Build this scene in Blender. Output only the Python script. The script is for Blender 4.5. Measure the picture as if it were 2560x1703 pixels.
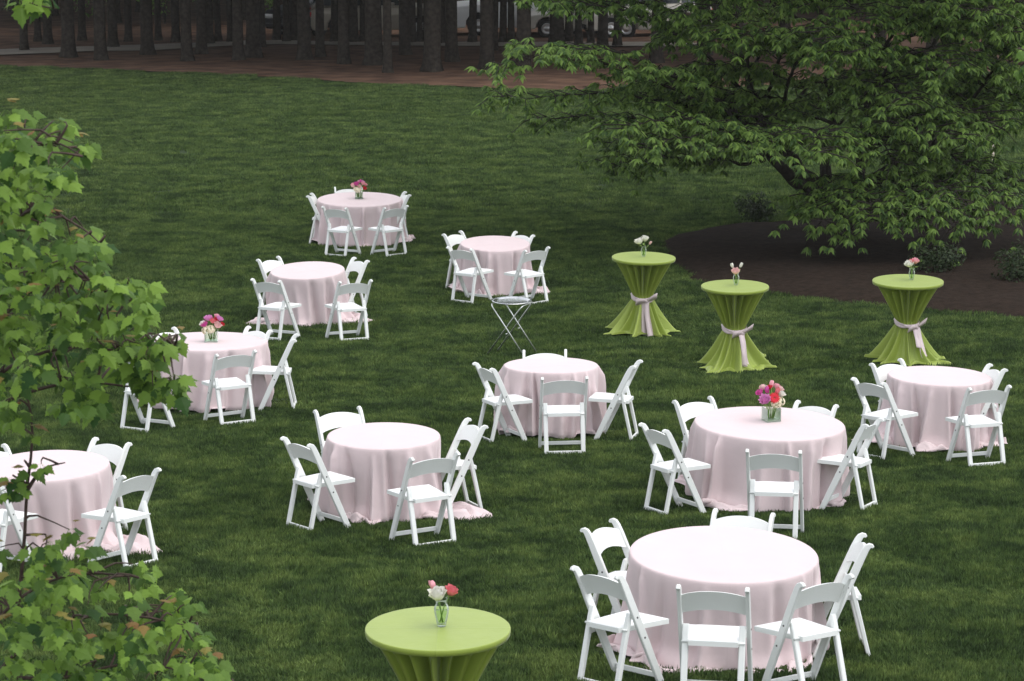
import bpy, math, random
import numpy as np
from mathutils import Vector, Matrix, Euler, noise as mnoise
R_ = math.radians
rng = random.Random(7)
for o in list(bpy.data.objects): bpy.data.objects.remove(o)
S = bpy.context.scene
COL = S.collection

# ------------------------------------------------------------------ camera, sky, sun, exposure
FPX, PITCH = 7200.0, R_(12.2)
cam_d = bpy.data.cameras.new('camera'); cam = bpy.data.objects.new('camera', cam_d); COL.objects.link(cam)
cam.location = (0, 0, 0); cam.rotation_euler = (R_(90) - PITCH, 0, 0)
cam_d.sensor_width = 36; cam_d.lens = FPX / 2560 * 36
cam_d.clip_start = 0.5; cam_d.clip_end = 900
cam_d.dof.use_dof = True; cam_d.dof.focus_distance = 27; cam_d.dof.aperture_fstop = 14
S.camera = cam
w = bpy.data.worlds.new('World'); S.world = w; w.use_nodes = True
nt = w.node_tree; bgn = nt.nodes['Background']
sky = nt.nodes.new('ShaderNodeTexSky'); sky.sky_type = 'NISHITA'; sky.sun_disc = False
SUN_EL, SUN_AZ = 68, 110
sky.sun_elevation = R_(SUN_EL); sky.sun_rotation = R_(SUN_AZ)   # clockwise from +Y, as the lamp below
sky.dust_density = 1.5; sky.air_density = 1.0; sky.ozone_density = 1.0
hs = nt.nodes.new('ShaderNodeHueSaturation'); hs.inputs['Saturation'].default_value = 0.22   # overcast: the cloud greys the blue
nt.links.new(sky.outputs[0], hs.inputs['Color']); nt.links.new(hs.outputs[0], bgn.inputs[0]); bgn.inputs[1].default_value = 0.15
sl = bpy.data.lights.new('sun', 'SUN'); sun = bpy.data.objects.new('sun', sl); COL.objects.link(sun)
sl.energy = 0.5; sl.angle = R_(60); sl.color = (1.0, 0.95, 0.86)
sd = Vector((math.sin(R_(SUN_AZ)) * math.cos(R_(SUN_EL)), math.cos(R_(SUN_AZ)) * math.cos(R_(SUN_EL)), math.sin(R_(SUN_EL))))
sun.rotation_euler = sd.to_track_quat('Z', 'Y').to_euler(); sun.location = (0, 30, 40)
S.view_settings.view_transform = 'Standard'; S.view_settings.look = 'None'
S.view_settings.gamma = 1; S.view_settings.use_curve_mapping = False
S.view_settings.exposure = 1.1
S.render.engine = 'CYCLES'
S.cycles.max_bounces = 8; S.cycles.transparent_max_bounces = 16
S.cycles.use_denoising = True

# ------------------------------------------------------------------ helpers
def ground(x, y):
    q = lambda t: -3.863 - 0.1487 * t + 0.00125 * t * t
    if y < 12: z = q(12) + (y - 12) * (-0.119)
    elif y < 39: z = q(y)
    else: z = q(39) - 0.0512 * (y - 39)
    return z + 0.0084 * x
def ray(px, py):
    u = (px - 1280) / FPX; v = -(py - 851.5) / FPX
    c, s = math.cos(PITCH), math.sin(PITCH)
    return Vector((u, c + v * s, -s + v * c))
def at(px, py, h=0.0):
    """full photo pixel -> the point h metres above the ground on its line of sight"""
    d = ray(px, py); a, b = 3.0, 400.0
    for _ in range(60):
        m = (a + b) / 2; p = d * m
        if p.z - ground(p.x, p.y) - h > 0: a = m
        else: b = m
    return d * a
def atd(px, py, y):
    d = ray(px, py); return d * (y / d.y)
K = 2560 / 2357          # my notes are in a 2357 wide view
def A(x, y, h=0.0): return at(x * K, y * K, h)
def AD(x, y, d): return atd(x * K, y * K, d)

MATS = {}
def mat(name, color, rough=0.6, spec=0.3, var=None, scale=6, bump=0, bscale=40, metal=0, trans=0, sheen=0, coord='Object', crease=0):
    m = bpy.data.materials.new(name); m.use_nodes = True; n = m.node_tree; b = n.nodes['Principled BSDF']
    b.inputs['Base Color'].default_value = (*color, 1); b.inputs['Roughness'].default_value = rough
    b.inputs['Specular IOR Level'].default_value = spec; b.inputs['Metallic'].default_value = metal
    if sheen: b.inputs['Sheen Weight'].default_value = sheen; b.inputs['Sheen Roughness'].default_value = .4
    tc = n.nodes.new('ShaderNodeTexCoord')
    colout = None
    if var:
        t = n.nodes.new('ShaderNodeTexNoise'); t.inputs['Scale'].default_value = scale; t.inputs['Detail'].default_value = 6
        n.links.new(tc.outputs[coord], t.inputs['Vector'])
        r = n.nodes.new('ShaderNodeValToRGB'); r.color_ramp.elements[0].position = .35; r.color_ramp.elements[1].position = .68
        r.color_ramp.elements[0].color = (*color, 1); r.color_ramp.elements[1].color = (*var, 1)
        n.links.new(t.outputs['Fac'], r.inputs['Fac']); n.links.new(r.outputs['Color'], b.inputs['Base Color']); colout = r.outputs['Color']
    if bump:
        t2 = n.nodes.new('ShaderNodeTexNoise'); t2.inputs['Scale'].default_value = bscale; t2.inputs['Detail'].default_value = 5
        n.links.new(tc.outputs[coord], t2.inputs['Vector'])
        bp = n.nodes.new('ShaderNodeBump'); bp.inputs['Strength'].default_value = bump; bp.inputs['Distance'].default_value = .02
        n.links.new(t2.outputs['Fac'], bp.inputs['Height']); n.links.new(bp.outputs['Normal'], b.inputs['Normal'])
    if crease:      # packing creases: two sharp folds across the cloth
        sx = n.nodes.new('ShaderNodeSeparateXYZ'); n.links.new(tc.outputs['Object'], sx.inputs[0]); hs_ = []
        for ax, k in (('X', .005), ('Y', .005)):
            ab = n.nodes.new('ShaderNodeMath'); ab.operation = 'ABSOLUTE'; n.links.new(sx.outputs[ax], ab.inputs[0])
            mr = n.nodes.new('ShaderNodeMapRange'); mr.inputs['From Max'].default_value = k; mr.inputs['To Min'].default_value = 1; mr.inputs['To Max'].default_value = 0
            n.links.new(ab.outputs[0], mr.inputs['Value']); hs_.append(mr.outputs[0])
        mxm = n.nodes.new('ShaderNodeMath'); mxm.operation = 'MAXIMUM'; n.links.new(hs_[0], mxm.inputs[0]); n.links.new(hs_[1], mxm.inputs[1])
        b2 = n.nodes.new('ShaderNodeBump'); b2.inputs['Strength'].default_value = crease; b2.inputs['Distance'].default_value = .006
        n.links.new(mxm.outputs[0], b2.inputs['Height']); n.links.new(bp.outputs['Normal'], b2.inputs['Normal']); n.links.new(b2.outputs['Normal'], b.inputs['Normal'])
    if trans:
        tr = n.nodes.new('ShaderNodeBsdfTranslucent'); mx = n.nodes.new('ShaderNodeMixShader'); mx.inputs[0].default_value = trans
        if colout: n.links.new(colout, tr.inputs['Color'])
        else: tr.inputs['Color'].default_value = (*color, 1)
        n.links.new(b.outputs[0], mx.inputs[1]); n.links.new(tr.outputs[0], mx.inputs[2])
        n.links.new(mx.outputs[0], n.nodes['Material Output'].inputs['Surface'])
    MATS[name] = m; return m

def glass_mat(name, tint, refl=.12):
    m = bpy.data.materials.new(name); m.use_nodes = True; n = m.node_tree
    n.nodes.remove(n.nodes['Principled BSDF'])
    t = n.nodes.new('ShaderNodeBsdfTransparent'); t.inputs[0].default_value = (*tint, 1)
    g = n.nodes.new('ShaderNodeBsdfGlossy'); g.inputs['Roughness'].default_value = .03
    df = n.nodes.new('ShaderNodeBsdfDiffuse'); df.inputs[0].default_value = (.85, .88, .85, 1); gm = n.nodes.new('ShaderNodeMixShader'); gm.inputs[0].default_value = .45  # white mixed into the reflection paints bright edges on the glass
    n.links.new(g.outputs[0], gm.inputs[1]); n.links.new(df.outputs[0], gm.inputs[2])
    lw = n.nodes.new('ShaderNodeLayerWeight'); lw.inputs['Blend'].default_value = refl * 1.4
    mx = n.nodes.new('ShaderNodeMixShader')
    n.links.new(lw.outputs['Fresnel'], mx.inputs[0]); n.links.new(t.outputs[0], mx.inputs[1]); n.links.new(gm.outputs[0], mx.inputs[2])
    n.links.new(mx.outputs[0], n.nodes['Material Output'].inputs['Surface']); MATS[name] = m; return m

def leaf_mat(name, c1, c2, trans=.35, rough=.5, spec=.2):
    """leaf colours differ leaf by leaf (a random per object, and a face attribute on joined leaves)"""
    m = bpy.data.materials.new(name); m.use_nodes = True; n = m.node_tree; b = n.nodes['Principled BSDF']
    at_ = n.nodes.new('ShaderNodeAttribute'); at_.attribute_name = 'tone'
    oi = n.nodes.new('ShaderNodeObjectInfo')
    ad = n.nodes.new('ShaderNodeMath'); ad.operation = 'ADD'; fr = n.nodes.new('ShaderNodeMath'); fr.operation = 'FRACT'
    n.links.new(at_.outputs['Fac'], ad.inputs[0]); n.links.new(oi.outputs['Random'], ad.inputs[1]); n.links.new(ad.outputs[0], fr.inputs[0])
    mx = n.nodes.new('ShaderNodeMix'); mx.data_type = 'RGBA'
    mx.inputs[6].default_value = (*c1, 1); mx.inputs[7].default_value = (*c2, 1); n.links.new(fr.outputs[0], mx.inputs[0])
    n.links.new(mx.outputs[2], b.inputs['Base Color']); b.inputs['Roughness'].default_value = rough; b.inputs['Specular IOR Level'].default_value = spec
    tr = n.nodes.new('ShaderNodeBsdfTranslucent'); n.links.new(mx.outputs[2], tr.inputs['Color'])
    ms = n.nodes.new('ShaderNodeMixShader'); ms.inputs[0].default_value = trans
    n.links.new(b.outputs[0], ms.inputs[1]); n.links.new(tr.outputs[0], ms.inputs[2])
    n.links.new(ms.outputs[0], n.nodes['Material Output'].inputs['Surface']); MATS[name] = m; return m

class MB:
    """collects geometry for ONE mesh"""
    def __init__(s): s.v = []; s.f = []; s.mi = []; s.tone = []
    def add(s, v, f, mi=0, tone=0.0):
        k = len(s.v); s.v += [tuple(p) for p in v]; s.f += [tuple(i + k for i in q) for q in f]
        s.mi += [mi] * len(f); s.tone += [tone] * len(f)
    def box(s, c, size, rot=None, bev=0.0):
        x, y, z = [d / 2 for d in size]; e = bev
        if e <= 0:
            v = [(a * x, b * y, g * z) for g in (-1, 1) for b in (-1, 1) for a in (-1, 1)]
            f = [(0, 2, 3, 1), (4, 5, 7, 6), (0, 1, 5, 4), (2, 6, 7, 3), (0, 4, 6, 2), (1, 3, 7, 5)]
        else:
            v = []; f = []; idx = {}
            for a in (-1, 1):
                for b in (-1, 1):
                    for g in (-1, 1):
                        for ax in range(3):
                            p = [a * (x - e), b * (y - e), g * (z - e)]; p[ax] += (a, b, g)[ax] * e
                            idx[(a, b, g, ax)] = len(v); v.append(tuple(p))
                        f.append((idx[(a, b, g, 0)], idx[(a, b, g, 1)], idx[(a, b, g, 2)]))
            P = (-1, 1); I = idx
            for a in P:
                f.append((I[(a, -1, -1, 0)], I[(a, 1, -1, 0)], I[(a, 1, 1, 0)], I[(a, -1, 1, 0)]))
                f.append((I[(-1, a, -1, 1)], I[(1, a, -1, 1)], I[(1, a, 1, 1)], I[(-1, a, 1, 1)]))
                f.append((I[(-1, -1, a, 2)], I[(1, -1, a, 2)], I[(1, 1, a, 2)], I[(-1, 1, a, 2)]))
                for b in P:
                    f.append((I[(a, b, -1, 0)], I[(a, b, 1, 0)], I[(a, b, 1, 1)], I[(a, b, -1, 1)]))
                    f.append((I[(a, -1, b, 0)], I[(a, 1, b, 0)], I[(a, 1, b, 2)], I[(a, -1, b, 2)]))
                    f.append((I[(-1, a, b, 1)], I[(1, a, b, 1)], I[(1, a, b, 2)], I[(-1, a, b, 2)]))
        M = rot or Matrix.Identity(3)
        s.add([M @ Vector(p) + Vector(c) for p in v], f)
    def tube(s, pts, rad, n=8, cap=True, mi=0):
        pts = [Vector(p) for p in pts]; k = len(pts)
        if not hasattr(rad, '__len__'): rad = [rad] * k
        v = []; f = []; pu = None
        for i, p in enumerate(pts):
            d = (pts[min(i + 1, k - 1)] - pts[max(i - 1, 0)]).normalized()
            u = (pu - d * pu.dot(d)) if pu else d.cross(Vector((0.31, .93, .2)) if abs(d.y) < .9 else Vector((1, 0, .1)))
            u = u.normalized(); pu = u; q = d.cross(u)
            for j in range(n):
                a = 2 * math.pi * j / n; v.append(p + (u * math.cos(a) + q * math.sin(a)) * rad[i])
        for i in range(k - 1):
            for j in range(n):
                j2 = (j + 1) % n; f.append((i * n + j, i * n + j2, (i + 1) * n + j2, (i + 1) * n + j))
        if cap: f.append(tuple(range(n))[::-1]); f.append(tuple(range((k - 1) * n, k * n)))
        s.add(v, f, mi)
    def ribbon(s, pts, half, side, thick=.0):
        """strip along pts, half width vector list"""
        v = []; f = []
        for p, sd_ in zip(pts, side): v += [Vector(p) - Vector(sd_) * half, Vector(p) + Vector(sd_) * half]
        for i in range(len(pts) - 1): f.append((2 * i, 2 * i + 1, 2 * i + 3, 2 * i + 2))
        s.add(v, f)
    def sweep_rect(s, pts, hw, hd, xdir=Vector((1, 0, 0))):
        """rectangular bar along pts in the y-z plane; hw half width along x, hd half depth"""
        pts = [Vector(p) for p in pts]; k = len(pts); v = []; f = []
        for i, p in enumerate(pts):
            d = (pts[min(i + 1, k - 1)] - pts[max(i - 1, 0)]).normalized(); u = d.cross(xdir).normalized()
            h = hd[i] if hasattr(hd, '__len__') else hd; e = min(hw, h) * .35
            for a, b in ((-1, -1), (-1, 1), (1, 1), (1, -1)):
                # chamfered corners
                c1 = p + xdir * (a * hw) + u * (b * (h - e)); c2 = p + xdir * (a * (hw - e)) + u * (b * h)
                v += ([c1, c2] if a * b < 0 else [c2, c1]) if False else ([c1, c2] if (a, b) in ((-1, 1), (1, -1)) else [c2, c1])
        n = 8
        for i in range(k - 1):
            for j in range(n):
                j2 = (j + 1) % n; f.append((i * n + j, i * n + j2, (i + 1) * n + j2, (i + 1) * n + j))
        f.append(tuple(range(n))[::-1]); f.append(tuple(range((k - 1) * n, k * n)))
        s.add(v, f)
    def lathe(s, prof, n=24, mi=0, c=(0, 0, 0)):
        v = []; f = []
        for r, z in prof:
            for j in range(n): a = 2 * math.pi * j / n; v.append((c[0] + r * math.cos(a), c[1] + r * math.sin(a), c[2] + z))
        for i in range(len(prof) - 1):
            for j in range(n):
                j2 = (j + 1) % n; f.append((i * n + j, i * n + j2, (i + 1) * n + j2, (i + 1) * n + j))
        s.add(v, f, mi)
    def mesh(s, name, mats, smooth=True, tone=False):
        me = bpy.data.meshes.new(name); me.from_pydata(s.v, [], s.f); me.validate()
        for m in (mats if isinstance(mats, (list, tuple)) else [mats]): me.materials.append(m)
        if len(me.polygons) == len(s.mi):
            me.polygons.foreach_set('material_index', s.mi)
            if tone:
                a = me.attributes.new('tone', 'FLOAT', 'FACE'); a.data.foreach_set('value', s.tone)
        if smooth: me.polygons.foreach_set('use_smooth', [True] * len(me.polygons))
        me.update(); return me
    def build(s, name, mats, parent=None, smooth=True, tone=False):
        return link(name, s.mesh(name, mats, smooth, tone), parent)
def link(name, data, parent=None):
    o = bpy.data.objects.new(name, data); COL.objects.link(o)
    if parent: o.parent = parent
    return o
def autosmooth(o, ang=40):
    me = o.data
    try: me.set_sharp_from_angle(angle=R_(ang))
    except Exception: pass
    return o
def tag(o, label=None, cat=None, group=None, kind=None):
    if label: o['label'] = label
    if cat: o['category'] = cat
    if group: o['group'] = group
    if kind: o['kind'] = kind
    return o
def thing(name, loc, label, cat, group=None, rz=0.0):
    o = bpy.data.objects.new(name, None); COL.objects.link(o); o.empty_display_size = .1
    o.location = loc; o.rotation_euler = (0, 0, rz); return tag(o, label, cat, group)
def copy_tree(o, parent=None):
    c = o.copy(); COL.objects.link(c)
    if parent: c.parent = parent
    for ch in list(o.children): copy_tree(ch, c)
    return c

# ------------------------------------------------------------------ materials
M_white = mat('white_resin', (.80, .82, .80), .42, .4, var=(.755, .77, .745), scale=2.5, bump=.05, bscale=60)
M_pad = mat('white_vinyl', (.84, .84, .84), .42, .4, bump=.05, bscale=25)
M_bolt = mat('dark_bolt', (.05, .05, .05), .4, metal=.6)
M_pink = mat('pink_linen', (.70, .58, .588), .85, .12, var=(.68, .555, .563), scale=3, bump=.2, bscale=9, trans=.05, sheen=.25, crease=.12)
M_green = mat('lime_satin', (.285, .36, .062), .45, .4, var=(.26, .335, .055), scale=4, bump=.2, bscale=8, sheen=.2, crease=.3)
M_sash = mat('blush_satin', (.72, .60, .61), .35, .5, bump=.15, bscale=14, trans=.1)
M_steel = mat('polished_steel', (.88, .89, .88), .2, .5, metal=1.0, var=(.62, .63, .62), scale=20)
M_steel2 = mat('chrome_tube', (.85, .86, .85), .38, .5, metal=1.0)
M_glass = glass_mat('vase_glass', (.93, .96, .93))
M_water = glass_mat('vase_water', (.88, .93, .86), .06)
M_stem = mat('flower_stem', (.14, .26, .05), .5, .3, var=(.25, .36, .09), scale=30)
FL = {k: mat('petal_' + k, c, .6, .2, trans=.25) for k, c in dict(
    magenta=(.70, .12, .42), orchid=(.78, .34, .64), pink=(.88, .46, .52), blush=(.88, .62, .60), cream=(.86, .80, .62), white=(.86, .85, .78), red=(.62, .03, .05), dark=(.12, .02, .02), coral=(.84, .25, .28)).items()}
M_bark = mat('pine_bark', (.019, .016, .013), .95, .05, var=(.048, .040, .033), scale=9, bump=.9, bscale=14)
M_bark2 = mat('smooth_bark', (.030, .027, .022), .9, .05, var=(.052, .047, .039), scale=14, bump=.6, bscale=25)
M_twig = mat('maple_twig', (.045, .03, .024), .7, .2, var=(.08, .055, .045), scale=40)
M_mulch = mat('mulch', (.019, .014, .011), .95, .05, var=(.036, .025, .019), scale=9, bump=1.0, bscale=30)
M_straw = mat('pine_straw', (.068, .039, .027), .95, .1, var=(.15, .088, .058), scale=1.3, bump=1.0, bscale=12)
M_road = mat('gravel_road', (.24, .22, .19), .95, .1, var=(.33, .29, .24), scale=.8, bump=.5, bscale=30)
M_needle = leaf_mat('pine_needles', (.03, .05, .02), (.05, .08, .03), .2)
L_cherry = leaf_mat('tree_leaf', (.042, .09, .025), (.215, .335, .07), .4)
L_mapleA = leaf_mat('maple_leaf_green', (.03, .08, .02), (.23, .37, .06), .42)
L_mapleR = leaf_mat('maple_leaf_red', (.25, .13, .05), (.26, .24, .06), .4)
L_shrub = leaf_mat('shrub_leaf', (.02, .035, .015), (.04, .06, .022), .2)
L_under = leaf_mat('undergrowth_leaf', (.08, .15, .03), (.16, .26, .06), .4)

# ------------------------------------------------------------------ terrain
LAWN_EDGE = [(-900, 150), (-300, 150), (0, 152), (150, 158), (300, 165), (500, 172), (700, 184), (900, 196), (1130, 206), (1500, 210), (2000, 188), (2357, 165), (2900, 160), (3600, 158)]
EDGE = [A(x, y) for x, y in LAWN_EDGE]
def edge_y(x):
    for a, b in zip(EDGE, EDGE[1:]):
        if a.x <= x <= b.x: return a.y + (b.y - a.y) * (x - a.x) / (b.x - a.x)
    return EDGE[0].y if x < EDGE[0].x else EDGE[-1].y
def sheet(name, xs, yfun, ny, m, lift=0.0, bumpy=0.0):
    mb = MB(); v = []; f = []; n = len(xs)
    for i, x in enumerate(xs):
        y0, y1 = yfun(x)
        for j in range(ny + 1):
            y = y0 + (y1 - y0) * j / ny
            z = ground(x, y) + lift + (bumpy * mnoise.noise((x * .8, y * .8, 3)) if bumpy else 0)
            v.append((x, y, z))
    for i in range(n - 1):
        for j in range(ny):
            a = i * (ny + 1) + j; f.append((a, a + ny + 1, a + ny + 2, a + 1))
    mb.add(v, f); return tag(mb.build(name, m), kind='structure')
# lawn soil + grass colour under the blades
def grass_nodes(m, c_dark, c_mid, c_light, trans):
    n = m.node_tree; b = n.nodes['Principled BSDF']; g = n.nodes.new('ShaderNodeNewGeometry')
    t1 = n.nodes.new('ShaderNodeTexNoise'); t1.inputs['Scale'].default_value = 1.9; t1.inputs['Detail'].default_value = 5; t1.inputs['Distortion'].default_value = .6
    t2 = n.nodes.new('ShaderNodeTexNoise'); t2.inputs['Scale'].default_value = 9; t2.inputs['Detail'].default_value = 4
    n.links.new(g.outputs['Position'], t1.inputs['Vector']); n.links.new(g.outputs['Position'], t2.inputs['Vector'])
    mx = n.nodes.new('ShaderNodeMath'); mx.operation = 'MULTIPLY_ADD'; mx.inputs[1].default_value = .45
    n.links.new(t2.outputs['Fac'], mx.inputs[0]); 
    ms = n.nodes.new('ShaderNodeMath'); ms.operation = 'MULTIPLY'; ms.inputs[1].default_value = .62
    n.links.new(t1.outputs['Fac'], ms.inputs[0]); n.links.new(ms.outputs[0], mx.inputs[2])
    r = n.nodes.new('ShaderNodeValToRGB'); e = r.color_ramp.elements
    e[0].position = .41; e[0].color = (*c_dark, 1); e[1].position = .66; e[1].color = (*c_light, 1)  # patch tones put the sheen of leaning blades into the colour
    k = e.new(.53); k.color = (*c_mid, 1)
    n.links.new(mx.outputs[0], r.inputs['Fac'])
    hv = n.nodes.new('ShaderNodeHueSaturation'); mr = n.nodes.new('ShaderNodeMapRange'); mr.inputs['To Min'].default_value = .55 if trans else 1; mr.inputs['To Max'].default_value = 1.6 if trans else 1
    n.links.new(g.outputs['Random Per Island'], mr.inputs['Value']); n.links.new(mr.outputs[0], hv.inputs['Value']); n.links.new(r.outputs['Color'], hv.inputs['Color'])
    r = hv; n.links.new(r.outputs['Color'], b.inputs['Base Color'])
    b.inputs['Roughness'].default_value = .65; b.inputs['Specular IOR Level'].default_value = .12
    if trans:
        tr = n.nodes.new('ShaderNodeBsdfTranslucent'); n.links.new(r.outputs['Color'], tr.inputs['Color'])
        mm = n.nodes.new('ShaderNodeMixShader'); mm.inputs[0].default_value = trans
        n.links.new(b.outputs[0], mm.inputs[1]); n.links.new(tr.outputs[0], mm.inputs[2]); n.links.new(mm.outputs[0], n.nodes['Material Output'].inputs['Surface'])
M_lawn = bpy.data.materials.new('lawn_turf'); M_lawn.use_nodes = True
grass_nodes(M_lawn, (.018, .032, .012), (.025, .045, .015), (.035, .056, .018), 0)
M_blade = bpy.data.materials.new('grass_blade'); M_blade.use_nodes = True
grass_nodes(M_blade, (.036, .062, .023), (.070, .114, .034), (.138, .192, .054), .35)
xs = [-60 + 2 * i for i in range(61)]
sheet('lawn', xs, lambda x: (2, edge_y(x) + 1.5), 60, M_lawn)
sheet('pine_straw_ground', [-60 + 1.5 * i for i in range(81)], lambda x: (edge_y(x) + .25 * math.sin(x * 3) + .1 * math.sin(x * 7.7), 230), 90, M_straw, .03, .02)
# gravel road curving through the wood
ROAD = [(-500, 133, 118), (0, 131, 118), (110, 127, 114), (215, 122, 111), (340, 121, 107), (450, 114, 103), (560, 108, 98), (640, 106, 97), (800, 108, 101), (1000, 110, 101), (1250, 111, 101), (1500, 111, 101), (1620, 112, 104)]
rv = []; rf = []
for i, (x, y0, y1) in enumerate(ROAD):
    a, b = A(x, y0), A(x, y1)
    for k in range(5):
        p = a.lerp(b, k / 4); rv.append((p.x, p.y, ground(p.x, p.y) + .07))
for i in range(len(ROAD) - 1):
    for k in range(4): rf.append((i * 5 + k, (i + 1) * 5 + k, (i + 1) * 5 + k + 1, i * 5 + k + 1))
mb = MB(); mb.add(rv, rf); tag(mb.build('road', M_road), kind='structure')
# mulch bed under the right tree
BED = [(1508, 562), (1530, 545), (1600, 530), (1700, 518), (1830, 512), (1950, 505), (2100, 490), (2240, 462), (2330, 440), (2420, 430), (2700, 450), (2700, 760), (2357, 736), (2218, 726), (2000, 708), (1813, 688), (1680, 668), (1571, 646), (1525, 610), (1508, 585)]
BEDW = [A(x, y) for x, y in BED]
def inside(poly, x, y):
    c = False; j = len(poly) - 1
    for i in range(len(poly)):
        if (poly[i].y > y) != (poly[j].y > y) and x < (poly[j].x - poly[i].x) * (y - poly[i].y) / (poly[j].y - poly[i].y) + poly[i].x: c = not c
        j = i
    return c
def bed():
    # dense outline, then concentric rings to the centre: a low mound
    out = []
    for a, b in zip(BEDW, BEDW[1:] + BEDW[:1]):
        for k in range(6): out.append(a.lerp(b, k / 6))
    c = sum(out, Vector()) / len(out); n = len(out); v = []; f = []
    for r in range(13):
        t = r / 12
        for p in out:
            q = p.lerp(c, t); h = .02 + .10 * min(1, t * 5) + .03 * mnoise.noise((q.x * 1.5, q.y * 1.5, 0))
            v.append((q.x, q.y, ground(q.x, q.y) + h - (.06 if r == 0 else 0)))
    for r in range(12):
        for i in range(n):
            j = (i + 1) % n; f.append((r * n + i, r * n + j, (r + 1) * n + j, (r + 1) * n + i))
    mb = MB(); mb.add(v, f); tag(mb.build('mulch_bed', M_mulch), kind='structure')
bed()

# grass blades: small turf patches set out over the lawn
def turf_patch(seed, nb, size, hmax):
    g = random.Random(seed); mb = MB()
    lean = g.uniform(0, 6.28)
    for _ in range(nb):
        x, y = g.uniform(-size, size), g.uniform(-size, size)
        if x * x + y * y > size * size: continue
        h = hmax * g.uniform(.45, 1.0); a = g.uniform(0, 6.28); wd = g.uniform(.0030, .0062)
        la = lean + g.gauss(0, 1.1); l = h * abs(g.gauss(.25, .35))
        dx, dy = math.cos(la) * l, math.sin(la) * l; wx, wy = math.cos(a) * wd, math.sin(a) * wd
        mb.add([(x - wx, y - wy, -.01), (x + wx, y + wy, -.01), (x + dx * .35 + wx * .8, y + dy * .35 + wy * .8, h * .6), (x + dx * .35 - wx * .8, y + dy * .35 - wy * .8, h * .6), (x + dx, y + dy, h * .97)],
               [(0, 1, 2, 3), (3, 2, 4)])
    return mb.mesh('turf_patch', M_blade, True)
pc = bpy.data.collections.new('turf_patches')
NV = 10
for i in range(NV):
    o = bpy.data.objects.new('turf_patch_%02d' % i, turf_patch(100 + i, 800, .30, .056 + .006 * (i % 4))); pc.objects.link(o)
pts = []; rots = []; scs = []; idx = []
g = random.Random(5)
CLOTHS = [(1803.9, 1381.8, 465.7, .68), (898.6, 497.7, 208.7, .68), (1919.3, 1058, 371.5, .68), (516.4, 854, 299.4, .68), (959, 1088.8, 280, .68), (1377.8, 914, 234, .68), (772.9, 673.7, 183, .68), (1236.6, 607, 171.3, .68), (2345.6, 940, 252.5, .68), (119, 1163, 307, .68), (1094.7, 1570, 360, .97), (1606.3, 643.2, 158.2, .97), (1837.5, 715, 168, .97), (2270, 702, 174.3, .97)]
CLOTHW = []
for cx, cy, wp, h in CLOTHS: q = at(cx, cy, h); CLOTHW.append((q.x, q.y, wp / FPX * q.length / 2))
def add_turf(y0, y1, step, sc):
    y = y0
    while y < y1:
        hw = 1280 / FPX * y * 1.08 + 1.2
        x = -hw
        while x < hw:
            px, py = x + g.uniform(-.5, .5) * step, y + g.uniform(-.5, .5) * step
            x += step
            if py > edge_y(px) - .15 or inside(BEDW, px, py): continue
            flat = 1.0; skip = False
            for tx, ty, tr in CLOTHW:      # trodden and covered turf at the tables
                d = math.hypot(px - tx, py - ty)
                if d < tr + (.0 if tr > .42 else -.08): skip = True; break
                if d < tr + .45: flat = min(flat, .30 + .70 * max(0, (d - tr - .28) / .17))
            if skip: continue
            pts.append((px, py, ground(px, py)))
            dz = (ground(px + .1, py) - ground(px - .1, py)) / .2; dy = (ground(px, py + .1) - ground(px, py - .1)) / .2
            q = Vector((-dz, -dy, 1)).to_track_quat('Z', 'Y').to_matrix() @ Matrix.Rotation(g.uniform(0, 6.28), 3, 'Z')
            rots.append(tuple(q.to_euler()))
            hn = mnoise.noise((px * .9, py * .9, 1.7)) * .5 + mnoise.noise((px * 3, py * 3, 4)) * .3
            k = sc * g.uniform(.85, 1.15); scs.append((k, k, (1 + .95 * hn) * (.8 + .2 * sc) * flat)); idx.append(g.randrange(NV))
        y += step
add_turf(13.5, 30, .24, 1.0); add_turf(30, 48, .30, 1.15); add_turf(48, 95, .55, 1.6)
me = bpy.data.meshes.new('lawn_grass'); me.from_pydata(pts, [], [])
for nm, tp, dat in (('rot', 'FLOAT_VECTOR', rots), ('scl', 'FLOAT_VECTOR', scs)):
    a = me.attributes.new(nm, tp, 'POINT'); a.data.foreach_set('vector', np.array(dat, dtype=np.float32).ravel())
a = me.attributes.new('idx', 'INT', 'POINT'); a.data.foreach_set('value', np.array(idx, dtype=np.int32))
me.materials.append(M_blade)
go = link('lawn_grass', me); tag(go, kind='stuff')
ng = bpy.data.node_groups.new('turf', 'GeometryNodeTree')
ng.interface.new_socket('Geometry', in_out='INPUT', socket_type='NodeSocketGeometry'); ng.interface.new_socket('Geometry', in_out='OUTPUT', socket_type='NodeSocketGeometry')
N = ng.nodes; gi = N.new('NodeGroupInput'); gu = N.new('NodeGroupOutput'); ip = N.new('GeometryNodeInstanceOnPoints'); ci = N.new('GeometryNodeCollectionInfo')
ci.inputs['Collection'].default_value = pc; ci.inputs['Separate Children'].default_value = True; ci.inputs['Reset Children'].default_value = True
def nattr(nm, tp):
    k = N.new('GeometryNodeInputNamedAttribute'); k.data_type = tp; k.inputs['Name'].default_value = nm; return k.outputs['Attribute']
ng.links.new(gi.outputs[0], ip.inputs['Points']); ng.links.new(ci.outputs[0], ip.inputs['Instance']); ip.inputs['Pick Instance'].default_value = True
ng.links.new(nattr('idx', 'INT'), ip.inputs['Instance Index']); ng.links.new(nattr('rot', 'FLOAT_VECTOR'), ip.inputs['Rotation']); ng.links.new(nattr('scl', 'FLOAT_VECTOR'), ip.inputs['Scale'])
ng.links.new(ip.outputs[0], gu.inputs[0])
go.modifiers.new('turf', 'NODES').node_group = ng

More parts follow.
